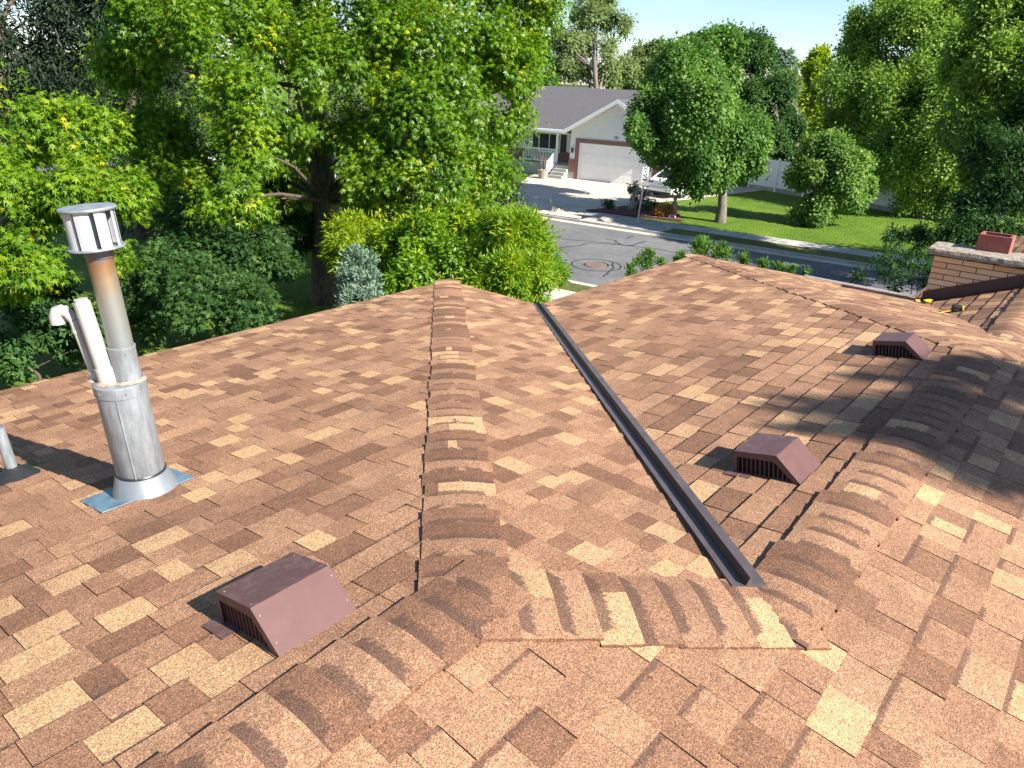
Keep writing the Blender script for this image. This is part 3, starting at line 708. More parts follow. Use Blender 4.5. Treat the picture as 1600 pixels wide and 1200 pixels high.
grid = [[jit((x, y, z1 + .01 * math.sin(math.pi * (x - x0) / (x1 - x0)) - (.012 if x in (x0, x1) else 0))) for y in ys] for x in xs_]
for i in range(7):
    for j in range(n - 1): mb.poly([grid[i][j], grid[i + 1][j], grid[i + 1][j + 1], grid[i][j + 1]])
for i in (0, 7):
    lo = [jit((xs_[i], y, z0 + .012), .008) for y in ys]; md = [jit((xs_[i] + (-.008 if i == 0 else .008), y, (z0 + z1) / 2), .008) for y in ys]
    for j in range(n - 1): mb.poly([grid[i][j], grid[i][j + 1], md[j + 1], md[j]]); mb.poly([md[j], md[j + 1], lo[j + 1], lo[j]])
for j in (0, n - 1):
    for i in range(7): mb.poly([grid[i][j], grid[i + 1][j], Vector((xs_[i + 1], ys[j], z0)), Vector((xs_[i], ys[j], z0))])
mb.poly([(x0, y0, z0), (x1, y0, z0), (x1, y1, z0), (x0, y1, z0)]); mb.build('mortar_cap', M['slab'], ch)
mb = MB(); fx0, fx1, fy0, fy1, fz0, fz1 = .135, .40, -.045, .275, z1 - .01, z1 + .185; tk = .03
L_ = [(fx0, fy0), (fx1, fy0), (fx1, fy1), (fx0, fy1)]; I_ = [(fx0 + tk, fy0 + tk), (fx1 - tk, fy0 + tk), (fx1 - tk, fy1 - tk), (fx0 + tk, fy1 - tk)]
for i in range(4):
    j = (i + 1) % 4
    mb.poly([(*L_[i], fz0), (*L_[j], fz0), (*L_[j], fz1), (*L_[i], fz1)]); mb.poly([(*I_[j], fz0), (*I_[i], fz0), (*I_[i], fz1), (*I_[j], fz1)]); mb.poly([(*L_[i], fz1), (*L_[j], fz1), (*I_[j], fz1), (*I_[i], fz1)])
mb.build('clay_flue', M['fluered'], ch)
mb = MB()    # stepped-over apron flashing along the roof
for (a, b) in ((CV1 + .02, .16),):
    za, zb = P['P6'](0, a), P['P6'](0, b)
    mb.prism([(-.014, a - 1, za + .004), (-.014, b - 1, zb + .004), (-.014, b - 1, zb + .15), (-.014, a - 1, za + .145)], (.016, 0, 0))
    mb.prism([(-.10, a - 1, za + .010), (-.10, b - 1, zb + .010), (-.014, b - 1, zb + .014), (-.014, a - 1, za + .014)], (0, 0, .002))
mb.build('flashing', M['flashbrown'], ch)

# small things left on the roof near the chimney
def p4z(u, v): return P['P4'](u, v)
tp = thing('tape_measure', 'black and yellow tape measure lying on the roof below the chimney', 'tape measure', (8.62, 1.16, P['P6'](8.62, 1.16) + .012), .4)
mb = MB(); mb.box(-.035, .035, -.06, .03, 0, .065); mb.build('case', M['black'], tp, bevel=.01)
mb = MB(); mb.lathe([(0, .012), (.02, .012), (.034, .008), (.034, -.004)], Matrix.Translation((-.01, -.06, .033)) @ Matrix.Rotation(math.pi / 2, 4, 'X'), 20); mb.build('hub', M['yellow'], tp, smooth=40)
mb = MB(); pts = [(-.02, .03, .006), (-.10, .12, .004), (-.2, .18, .010), (-.33, .24, .012)]
for a, b in zip(pts[:-1], pts[1:]): mb.prism([(a[0], a[1], a[2]), (b[0], b[1], b[2]), (b[0], b[1] + .022, b[2]), (a[0], a[1] + .022, a[2])], (0, 0, .002))
mb.build('blade', M['yellow'], tp)
ys_ = thing('strap', 'crumpled yellow strap lying at the foot of the brown chimney flashing', 'strap', (9.28, 1.60, P['P4'](9.28, 1.6) + .016), .2)
mb = MB(); rs = random.Random(5)
for i in range(5):
    a = Vector((rs.uniform(-.08, .03), rs.uniform(-.05, .05), .004 + i * .005)); d = Vector((rs.uniform(-.06, .10), rs.uniform(-.08, .02), rs.uniform(0, .008))); s = Vector((-d.y, d.x, 0)).normalized() * .022
    mb.prism([a - s, a + s, a + d + s, a + d - s], (0, 0, .003))
mb.build('webbing', M['yellow'], ys_)

# ------------------------------------------------------------------ white house across the street
hx = math.atan2(-.989, .148)
wh = thing('white_house', 'white house with wide garage door and red brick trim across the street', 'house', (40.8, 28.3, .06), hx)
GX0, GX1 = -.75, 5.65; EZ = 2.95; PKX = 2.45; PKZ = 4.95; OV = .40
def hb(name, m, boxes, bevel=0, parent=wh, kind=None):
    mb = MB()
    for b in boxes: mb.box(*b)
    return mb.build(name, m, parent, kind, bevel=bevel)
# garage gable wall behind lap siding
mb = MB(); gy = .0
mb.prism([(GX0, .03, 0), (-.06, .03, 0), (-.06, .03, 2.27), (4.94, .03, 2.27), (4.94, .03, 0), (GX1, .03, 0), (GX1, .03, 2.98), (PKX, .03, PKZ - .21), (GX0, .03, 2.98)], (0, .15, 0))
mb.box(GX0, GX0 + .15, .18, 7, 0, 2.75); mb.box(GX1 - .15, GX1, .18, 7, 0, 2.75); mb.build('wall', M['cream'], wh)
mb = MB(); z = .62
while z < PKZ - .35:
    h = .115
    hw_ = 3.19 if z + h < 2.98 else 3.19 * (PKZ - .21 - (z + h)) / (PKZ - .21 - 2.98)
    segs = [(PKX - hw_, PKX + hw_)]
    if z < 2.55: segs = [(GX0, -.36), (5.24, GX1)]
    if z < 1.25: segs = []
    for a, b in segs:
        if b - a > .05: mb.mesh([(a, .03, z), (b, .03, z), (b, .03, z + h), (a, .03, z + h), (a, .004, z), (b, .004, z), (b, .022, z + h), (a, .022, z + h)], [(0, 1, 5, 4), (4, 5, 6, 7), (7, 6, 2, 3), (0, 4, 7, 3), (1, 2, 6, 5)])
    z += h
mb.build('siding', M['cream'], wh, kind='stuff')
hb('brick_trim', M['redbrick'], [(-.36, -.075, -.035, .03, 0, 2.27), (4.955, 5.24, -.035, .03, 0, 2.27), (-.36, 5.24, -.035, .03, 2.275, 2.52), (GX0 - .03, -.363, -.05, .03, .42, 1.22), (5.243, GX1 + .03, -.05, .03, .42, 1.22)])
hb('foundation', M['greyconc'], [(GX0 - .02, -.363, -.04, .03, 0, .415), (5.243, GX1 + .02, -.04, .03, 0, .415)])
gd = hb('door_frame', M['white'], [(-.07, .0, -.03, .12, 0, 2.2), (4.88, 4.95, -.03, .12, 0, 2.2), (-.07, 4.95, -.03, .12, 2.202, 2.265)])
for i in range(4):
    mb = MB(); z0 = .01 + i * .548; mb.box(0.003, 4.877, .085, .12, z0, z0 + .542)
    for k in range(8): x = .08 + k * .6; mb.box(x, x + .5, .078, .0848, z0 + .09, z0 + .45)
    mb.build('garage_panel', M['white'], wh, bevel=.006)
# roofs
def slab(mb, pts, t=.14, mi=0): mb.prism([Vector(p) - Vector((0, 0, t)) for p in pts], (0, 0, t), mi)
sl = (PKZ - EZ) / (PKX - (GX0 - OV)); ex0, ex1 = GX0 - OV, 2 * PKX - GX0 + OV
mb = MB(); slab(mb, [(ex0, -.42, EZ), (PKX, -.42, PKZ), (PKX, 7.2, PKZ), (ex0, 7.2, EZ)]); slab(mb, [(PKX + .001, -.42, PKZ), (ex1, -.42, EZ), (ex1, 7.2, EZ), (PKX + .001, 7.2, PKZ)]); mb.build('garage_roof', M['roofgrey'], wh)
RY, RZ = 6.9, 5.42; my = -.10
mb = MB(); slab(mb, [(-12, my, EZ), (ex0 + .02, my, EZ), (6.2, RY, RZ + .001), (-9.0, RY, RZ + .001)]); slab(mb, [(ex0 + .02, .35, EZ + .158), (7.6, .35, EZ + .158), (6.2, RY, RZ)]); slab(mb, [(-9.0, RY + .002, RZ), (6.2, RY + .002, RZ), (7.6, 13.8, EZ), (-12, 13.8, EZ)])
slab(mb, [(-12, my, EZ), (-9, RY, RZ), (-12, 13.8, EZ)]); slab(mb, [(7.6, my, EZ), (7.6, 13.8, EZ), (6.2, RY, RZ)])
mb.build('main_roof', M['roofgrey'], wh)
mb = MB()    # rake boards and eave fascia
for a, b in (((ex0, EZ), (PKX, PKZ)), ((PKX, PKZ), (ex1, EZ))):
    mb.prism([(a[0], -.445, a[1] - .21), (b[0], -.445, b[1] - .21), (b[0], -.445, b[1] + .015), (a[0], -.445, a[1] + .015)], (0, .024, 0))
mb.box(-12.02, ex0, my - .03, my - .002, EZ - .22, EZ + .01); mb.box(-12, ex0 - .02, my - .13, my - .032, EZ - .12, EZ - .005); mb.build('fascia', M['white'], wh)
mb = MB()
for a, b in (((ex0 + .02, EZ - .17), (PKX, PKZ - .17)), ((PKX, PKZ - .17), (ex1 - .02, EZ - .17))):
    for k in range(9):
        f0, f1 = k / 9, (k + .93) / 9; x0_, x1_ = a[0] + (b[0] - a[0]) * f0, a[0] + (b[0] - a[0]) * f1; z0_, z1_ = a[1] + (b[1] - a[1]) * f0, a[1] + (b[1] - a[1]) * f1
        mb.prism([(x0_, -.42, z0_ - .02), (x1_, -.42, z1_ - .02), (x1_, .02, z1_ - .02), (x0_, .02, z0_ - .02)], (0, 0, .015))
mb.build('soffit', M['white'], wh)
mb = MB(); mb.lathe([(0, .02), (.20, .02), (.22, .03), (.26, .03), (.27, 0)], Matrix.Translation((PKX, .0, 4.02)) @ Matrix.Rotation(math.pi / 2, 4, 'X'), 28); gv_ = mb.build('gable_vent', M['cream'], wh)
hb('louver', M['cream'], [(PKX - .17, PKX + .17, -.034, -.022, 3.86 + k * .055, 3.885 + k * .055) for k in range(6)], parent=gv_)
for i, (x, y) in enumerate(((4.3, 2.6), (5.2, 2.7))):
    zz = PKZ - (x - PKX) * sl; mb = MB(); mb.prism([(x - .2, y, zz - .02), (x + .2, y, zz - .2), (x + .2, y, zz - .02), (x - .12, y, zz + .14)], (0, .4, 0)); mb.build('attic_vent', M['shutter'], wh)
# porch: recessed wall with window, door, brick wainscot, post, steps, railing
PW = 1.75
mb = MB(); mb.box(-8, GX0 - .002, PW, PW + .15, .75, 2.82); mb.build('porch_wall', M['cream'], wh)
hb('wainscot', M['redbrick'], [(-8, -1.62, PW - .05, PW - .002, .75, 1.42), (-1.15, GX0 - .01, PW - .05, PW - .002, .75, 1.42)])
hb('porch_ceiling', M['white'], [(-8, GX0 - .01, my + .05, PW, 2.72, 2.76)])
hb('porch_floor', M['greyconc'], [(-5.5, GX0 - .03, .30, PW, 0, .76)])
win = hb('window', M['white'], [(-4.05, -3.98, PW - .06, PW - .001, 1.38, 2.52), (-2.45, -2.38, PW - .06, PW - .001, 1.38, 2.52), (-3.25, -3.19, PW - .05, PW - .001, 1.4, 2.5), (-4.05, -2.38, PW - .062, PW - .003, 2.50, 2.57), (-4.05, -2.38, PW - .064, PW - .004, 1.33, 1.40)])
for a, b in ((-3.98, -3.25), (-3.19, -2.45)): hb('pane', M['glass'], [(a, b, PW - .03, PW - .004, 1.4, 2.5)], parent=win)
for a in (-4.52, -2.37): hb('shutter', M['shutter'], [(a, a + .44, PW - .03, PW - .0015, 1.38, 2.52)] + [(a + .05, a + .39, PW - .04, PW - .0305, 1.44 + k * .09, 1.49 + k * .09) for k in range(12)])
w2 = hb('window', M['white'], [(-7.4, -7.33, PW - .06, PW - .001, 1.45, 2.52), (-5.87, -5.8, PW - .06, PW - .001, 1.45, 2.52), (-7.4, -5.8, PW - .062, PW - .002, 2.5, 2.57), (-7.4, -5.8, PW - .062, PW - .002, 1.40, 1.47)])
hb('pane', M['glass'], [(-7.33, -5.87, PW - .03, PW - .004, 1.47, 2.5)], parent=w2)
dr = hb('front_door', M['shutter'], [(-1.60, -1.16, PW - .04, PW - .001, .78, 2.62)]); hb('handle', M['rim'], [(-1.24, -1.20, PW - .09, PW - .042, 1.62, 1.72)], parent=dr)
hb('porch_post', M['white'], [(-1.98, -1.84, .34, .48, .76, 2.72)], bevel=.01)
for i in range(4): hb('step', M['greyconc'], [(-1.80, GX0 - .04, -.86 + i * .29, .298, .19 * i + .001, .19 * (i + 1) - .002)])
rl = hb('railing', M['white'], [(-4.4, -1.98, .38, .44, 1.62, 1.69), (-4.4, -1.98, .38, .44, .87, .93), (-4.48, -4.40, .37, .45, .76, 1.72)])
for k in range(20): hb('baluster', M['white'], [(-4.32 + k * .118, -4.285 + k * .118, .395, .425, .93, 1.62)], parent=rl)
mb = MB()
for dz in (.86, .14): mb.prism([(-1.94, .34, .76 + dz), (-1.94, -.86, .0 + dz + .05), (-1.94, -.86, .07 + dz + .05), (-1.94, .34, .83 + dz)], (.06, 0, 0))
mb.box(-1.96, -1.86, -.95, -.86, 0, 1.05); r2 = mb.build('stair_railing', M['white'], wh)
for k in range(9):
    y = -.74 + k * .125; zb = .19 + (y + .86) * .6; hb('baluster', M['white'], [(-1.925, -1.895, y, y + .03, zb, zb + .74)], parent=r2)
lt_ = hb('wall_lantern', M['black'], [(-.60, -.50, -.13, -.03, 1.62, 1.86), (-.58, -.52, -.04, .005, 1.72, 1.92), (-.63, -.47, -.16, -.02, 1.865, 1.9)], bevel=.01)
def text_mesh(txt, size, mat, name, parent, loc, rot, extr=.002, sx=1., bold=0.):
    c = bpy.data.curves.new('txt', 'FONT'); c.body = txt; c.size = size; c.extrude = extr; c.align_x = 'CENTER'; c.align_y = 'CENTER'; c.offset = bold
    o = bpy.data.objects.new('txt', c); COL.objects.link(o); bpy.context.view_layer.update()
    me = bpy.data.meshes.new_from_object(o.evaluated_get(bpy.context.evaluated_depsgraph_get())); bpy.data.objects.remove(o)
    me.materials.clear(); me.materials.append(mat); q = link(name, me, parent); q.location = loc; q.rotation_euler = rot; q.scale = (sx, 1, 1); return q
text_mesh('181', .26, M['black'], 'house_number', wh, (PKX - .05, -.002, 2.73), (math.pi / 2, 0, 0))

# pot and plant by the porch railing
pp = thing('porch_planter', 'brown planter with dry stems in front of the white porch railing', 'planter', (39.094, 29.898, 0.738), hx)
pp.location.z = .06
mb = MB(); mb.lathe([(0, 0), (.28, 0), (.36, .55), (.31, .55), (.28, .5), (0, .5)], n=16); mb.build('pot', M['boardgrey'], pp, smooth=40)
mb = MB(); r_ = random.Random(2)
for i in range(24):
    a = r_.uniform(0, 6.28); mb.tube([(0, 0, .5), (.3 * math.cos(a) * r_.random(), .3 * math.sin(a), 1.0 + r_.random() * .4)], .012, 4)
mb.build('stems', M['iron'], pp)

# ------------------------------------------------------------------ speed limit sign
sg = thing('speed_limit_sign', 'white speed limit 25 sign on a leaning metal post by the street', 'road sign', (29.95, 17.33, -.04), 0)
sg.rotation_euler = (.02, .055, -.13)
mb = MB(); mb.box(-.03, .03, .0, .035, 0, 2.72); mb.build('post', M['post'], sg, bevel=.006)
pn = MB(); pn.box(-.23, .23, -.006, -.002, 2.02, 2.66); pn = pn.build('sign_panel', M['signwhite'], sg, bevel=.001)
mb = MB()
for x0_, x1_, z0_, z1_ in ((-.215, .215, 2.635, 2.645), (-.215, .215, 2.035, 2.045), (-.215, -.205, 2.0455, 2.6345), (.205, .215, 2.0455, 2.6345)): mb.box(x0_, x1_, -.0085, -.0065, z0_, z1_)
mb.build('border', M['black'], pn)
for tx, sz, zc_, sx in (('SPEED', .135, 2.575, .88), ('LIMIT', .135, 2.445, .95), ('25', .37, 2.20, .95)):
    text_mesh(tx, sz, M['black'], 'lettering', pn, (0, -.0075, zc_), (math.pi / 2, 0, 0), .001, sx, (.005 if sz < .2 else .020))

# ------------------------------------------------------------------ white sedan
cr_ = thing('car', 'white sedan parked beside the garage, partly behind the round tree', 'car', (40.55, 20.75, .064), -.06)
def loft(mb, secs, mi=0):
    n = len(secs[0]); vs = [p for s in secs for p in s]; fs = []
    for i in range(len(secs) - 1):
        for k in range(n): k2 = (k + 1) % n; fs.append((i * n + k, i * n + k2, (i + 1) * n + k2, (i + 1) * n + k))
    fs.append(tuple(range(n - 1, -1, -1))); fs.append(tuple((len(secs) - 1) * n + k for k in range(n))); mb.mesh(vs, fs, mi)
def sec(x, w, z0, z1, zs):   # body section: rounded belt
    pts = [(-w * .86, z0), (-w, z0 + .14), (-w, zs), (-w * .93, z1 - .03), (-w * .80, z1), (w * .80, z1), (w * .93, z1 - .03), (w, zs), (w, z0 + .14), (w * .86, z0)]
    return [(x, y, z) for y, z in pts]
mb = MB(); loft(mb, [sec(-2.38, .74, .34, .92, .72), sec(-2.30, .82, .26, 1.01, .78), sec(-2.0, .885, .22, 1.05, .82), sec(-1.0, .90, .20, .97, .82), sec(.6, .90, .20, .96, .80), sec(1.2, .89, .21, .94, .78), sec(1.9, .87, .23, .84, .70), sec(2.25, .78, .28, .72, .6), sec(2.36, .66, .34, .6, .52)])
mb.build('body', M['carpaint'], cr_, smooth=30)
def cab(x, w, z0): return [(x, -w, z0), (x, w, z0)]
G = [(-1.95, .78, 1.03), (-1.15, .62, 1.42), (-.3, .61, 1.47), (.35, .62, 1.43), (1.25, .80, .94)]
mb = MB()
loft(mb, [[(x - (0 if i else 0), -w, z), (x, w, z), (x, w * .99, z - .03), (x, -w * .99, z - .03)] for i, (x, w, z) in enumerate(G)])
for s in (-1, 1):   # pillars
    for (xa, za, wa), (xb, zb, wb), t in (((-1.95, 1.02, .80), (-1.15, 1.42, .63), .16), ((-.25, .96, .86), (-.22, 1.46, .62), .08), ((1.25, .94, .83), (.35, 1.43, .63), .09)):
        mb.prism([(xa - t / 2, s * wa, za), (xa + t / 2, s * wa, za), (xb + t / 2, s * wb, zb), (xb - t / 2, s * wb, zb)], (0, -s * .03, 0))
mb.build('roof', M['carpaint'], cr_, smooth=30)
for s in (-1, 1):
    for a in ([(-1.78, .835, 1.0), (-.30, .845, .985), (-.27, .625, 1.44), (-1.10, .635, 1.40)], [(-.20, .845, .985), (1.10, .835, .965), (.33, .63, 1.405), (-.17, .625, 1.44)]):
        mb = MB(); mb.prism([(x, s * (y - .012), z) for x, y, z in a], (0, -s * .015, 0)); mb.build('side_window', M['glass'], cr_)
for nm, a in (('rear_window', [(-1.90, -.70, 1.055), (-1.90, .70, 1.055), (-1.20, .58, 1.405), (-1.20, -.58, 1.405)]), ('windscreen', [(1.20, -.72, .975), (1.20, .72, .975), (.42, .57, 1.405), (.42, -.57, 1.405)])):
    mb = MB(); mb.prism([(x, y, z + .006) for x, y, z in a], (0, 0, .006)); mb.build(nm, M['glass'], cr_)
wheel0 = None
for x in (-1.36, 1.36):
    for s in (-1, 1):
        R_ = Matrix.Translation((x, s * .80, .325)) @ Matrix.Rotation(-s * math.pi / 2, 4, 'X')
        mb = MB(); mb.lathe([(.20, .10), (.29, .11), (.325, .085), (.325, -.1), (.2, -.1)], R_, 28); w = mb.build('tyre', M['tyre'], cr_, smooth=40)
        mb = MB(); mb.lathe([(.205, .095), (.19, .10), (.18, .06), (.05, .07), (.0, .085)], R_, 24)
        for k in range(7):
            a = k * 2 * math.pi / 7; mb.prism([R_ @ Vector((r * math.cos(a + d), r * math.sin(a + d), .085)) for r, d in ((.04, -.4), (.19, -.09), (.19, .09), (.04, .4))], R_.to_3x3() @ Vector((0, 0, .015)))
        mb.build('rim', M['rim'], w)
        mb = MB(); mb.lathe([(.335, .075), (.375, .075), (.375, .108), (.335, .108)], R_, 28); mb.build('wheel_arch', M['black'], cr_)
for s in (-1, 1):
    mb = MB(); mb.prism([(-2.36, s * .80, .78), (-2.36, s * .46, .80), (-2.34, s * .48, .94), (-2.30, s * .78, .92)], (-.035, 0, 0)); mb.build('tail_light', M['redlamp'], cr_)
    mb = MB(); mb.box(.95, 1.12, s * .98 - .07, s * .98 + .07, .95, 1.07); mb.build('wing_mirror', M['carpaint'], cr_, bevel=.02)
hb('number_plate', M['signwhite'], [(-2.43, -2.40, -.16, .16, .70, .83)], parent=cr_)
hb('bumper', M['carpaint'], [(-2.44, -2.2, -.80, .80, .36, .58)], parent=cr_, bevel=.05)
hb('bumper_insert', M['black'], [(-2.42, -2.2, -.68, .68, .24, .345)], parent=cr_)

# ------------------------------------------------------------------ flower bed
bed = [(31.15, 21.0), (32.9, 20.6), (35.0, 20.2), (36.4, 19.9), (35.6, 18.6), (33.6, 17.1), (32.4, 16.4), (32.15, 17.4), (31.6, 19.2)]
mb = MB(); mb.prism([(x, y, .0) for x, y in bed], (0, 0, .12)); mb.build('flower_bed', M['mulch'], kind='structure')
def rock(name, label, loc, s, m, seed, group=None, cat='rock'):
    r = random.Random(seed); bm = bmesh.new(); bmesh.ops.create_icosphere(bm, subdivisions=2, radius=1)
    for v in bm.verts: k = r.uniform(.82, 1.12); v.co = Vector((v.co.x * s[0] * k, v.co.y * s[1] * k, max(-.5, v.co.z) * s[2] * k))
    me = bpy.data.meshes.new(name); bm.to_mesh(me); bm.free(); me.materials.append(m); o = link(name, me); o.location = loc
    return tag(o, label, cat, group)
rock('boulder', 'single tan boulder on the concrete strip beside the driveway', (29.9, 21.9, .10), (.42, .34, .22), M['stone'], 1)
rock('boulder', 'low brown clump of stone at the kerb left of the sign post', (29.75, 18.9, .07), (.40, .45, .14), M['stone'], 2)
rock('boulder', 'small dark stone by the kerb right of the sign post', (30.3, 16.0, .08), (.18, .18, .16), M['greyconc'], 3)
r_ = random.Random(12); k = 0
edge_pts = [(32.6, 20.3), (33.2, 19.7), (33.9, 19.2), (34.6, 18.6), (34.1, 18.0), (33.3, 17.6), (32.7, 17.1), (33.9, 20.1), (34.8, 19.6), (35.3, 18.9)]
for i, (x, y) in enumerate(edge_pts):
    rock('edging_stone', 'pale rounded stone edging the red mulch flower bed', (x, y, .14), (r_.uniform(.16, .30), r_.uniform(.14, .26), r_.uniform(.10, .16)), M['stone'], 20 + i, 'stones edging the flower bed', 'stone')
st = thing('garden_statue', 'small pale garden statue at the lawn end of the red flower bed', 'statue', (33.35, 17.35, .12))
mb = MB(); mb.lathe([(.0, 0), (.17, 0), (.17, .08), (.11, .12), (.13, .35), (.15, .5), (.12, .62), (.06, .68), (.09, .75), (.10, .83), (.06, .9), (0, .92)], n=16); mb.build('figure', M['stone'], st, smooth=50)
mb = MB(); mb.tube([(-.12, 0, .58), (-.2, -.06, .4), (-.1, -.14, .36)], [.05, .04, .03], 8); mb.tube([(.12, 0, .58), (.2, -.06, .4), (.1, -.14, .36)], [.05, .04, .03], 8); mb.build('arms', M['stone'], st, smooth=50)
lp = thing('bird_bath', 'grey concrete bird bath on a pillar behind the sign post', 'bird bath', (33.9, 20.0, .12))
mb = MB(); mb.lathe([(0, 0), (.2, 0), (.2, .06), (.09, .12), (.08, .75), (.12, .85), (.0, .86)], n=16); mb.build('pillar', M['greyconc'], lp, smooth=45)
mb = MB(); mb.lathe([(.08, .84), (.3, .90), (.36, .97), (.33, .98), (.25, .93), (0, .91)], n=20); mb.build('bowl', M['greyconc'], lp, smooth=45)
mbx = thing('mailbox', 'white mailbox on a post at the driveway, seen past the maple leaves', 'mailbox', (30.056, 25.585, -0.502))
mbx.location.z = .05
mb = MB(); mb.box(-.06, .06, -.06, .06, 0, 1.05); mb.build('post', M['white'], mbx, bevel=.01)
mb = MB(); mb.prism([(-.26, -.1, 1.05), (-.26, .1, 1.05), (-.26, .1, 1.18), (-.26, .06, 1.25), (-.26, -.06, 1.25), (-.26, -.1, 1.18)], (.52, 0, 0)); mb.build('box', M['white'], mbx)
# white vinyl fence beyond the lawn
fp0, fp1 = Vector((47.2, 19.5, 0)), Vector((44.2, 8.0, 0)); fd = (fp1 - fp0); fL = fd.length; fa = math.atan2(fd.y, fd.x)
fc = thing('vinyl_fence', 'white vinyl fence beyond the lawn to the right of the car', 'fence', fp0, fa)
npn = int(fL / 2.0)
for i in range(npn + 1): hb('fence_post', M['white'], [(i * 2.0 - .07, i * 2.0 + .07, -.07, .07, 0, 2.0)], parent=fc, bevel=.01)
for i in range(npn): 
    hb('fence_panel', M['white'], [(i * 2.0 + .072, i * 2.0 + 1.928, -.02, .02, .42, 1.80)], parent=fc); [hb('fence_rail', M['white'], [(i * 2.0 + .071, i * 2.0 + 1.929, -.035, .035, a_, b_)], parent=fc) for a_, b_ in ((1.802, 1.92), (.30, .418))]
hb('kick_board', M['greyconc'], [(-.02, npn * 2.0, -.045, .045, .0, .298)], parent=fc)
# distant house behind the tall tree
fh = thing('far_house', 'pale house far behind the white house, half hidden by trees', 'house', (86.526, 64.864, 5.390), -1.2)
fh.location.z = 0
mb = MB(); mb.box(-6, 6, -4, 4, 0, 5.2); mb.build('wall', M['cream'], fh)
mb = MB(); mb.prism([(-6.4, -4.5, 5.2), (-6.4, 4.5, 5.2), (-6.4, 0, 7.4)], (12.8, 0, 0)); mb.build('roof', M['stone'], fh)
for x in (-3, 0.2, 3.2): hb('window', M['glass'], [(x - .6, x + .6, -4.05, -4.0, 3, 4.3)], parent=fh)

# ------------------------------------------------------------------ trees and shrubs
def star_leaf():
    vs, fs = [], []
    for i, (an, ln) in enumerate(((0, .74), (.82, .58), (-.82, .58), (1.75, .42), (-1.75, .42))):
        d = np.array([math.sin(an), math.cos(an)]); p = np.array([-d[1], d[0]]) * .145; c = np.array([0, .33])
        b = len(vs); vs += [(*(c - p - d * .06), .03 + .004 * i), (*(c + d * ln), -.10 - .02 * i), (*(c + p - d * .06), .026 + .004 * i)]; fs.append((b, b + 1, b + 2))
    return np.array(vs), fs
STAR = star_leaf()
LEAF = {
 'star': STAR,
 'kite': (np.array([(0, 0, 0), (.27, .45, -.06), (0, 1, -.10), (-.27, .45, -.06), (0, .45, .05)]), [(0, 1, 4), (1, 2, 4), (2, 3, 4), (3, 0, 4)]),
 'thin': (np.array([(0, 0, 0), (.13, .45, -.03), (0, 1, -.14), (-.13, .45, -.03)]), [(0, 1, 2), (0, 2, 3)]),
 'tuft': (np.array([(0, 0, 0), (.34, .55, -.05), (0, 1, -.1), (-.34, .55, -.05)]), [(0, 1, 2), (0, 2, 3)]),
}
def unit(a): return a / np.maximum(np.linalg.norm(a, axis=1, keepdims=True), 1e-9)
def leaf_mesh(name, pos, axis_, nrm, size, tint, leaf, mat, parent):
    T, F = LEAF[leaf]; F = np.array(F); n = len(pos); k = len(T)
    axis_ = unit(axis_); right = unit(np.cross(axis_, nrm)); nn = np.cross(right, axis_)
    V = pos[:, None, :] + size[:, None, None] * (T[None, :, 0:1] * right[:, None] + T[None, :, 1:2] * axis_[:, None] + T[None, :, 2:3] * nn[:, None])
    V = V.reshape(-1, 3); FF = (F[None] + (np.arange(n) * k)[:, None, None]).reshape(-1, 3)
    me = bpy.data.meshes.new(name); me.vertices.add(len(V)); me.vertices.foreach_set('co', V.astype(np.float32).ravel())
    me.loops.add(FF.size); me.loops.foreach_set('vertex_index', FF.astype(np.int32).ravel())
    me.polygons.add(len(FF)); me.polygons.foreach_set('loop_start', np.arange(0, FF.size, 3, dtype=np.int32)); me.polygons.foreach_set('loop_total', np.full(len(FF), 3, dtype=np.int32))
    a = me.attributes.new('tint', 'FLOAT', 'FACE'); a.data.foreach_set('value', np.repeat(tint, len(F)).astype(np.float32))
    me.materials.append(mat); me.update(calc_edges=True); me.validate()
    return link(name, me, parent)
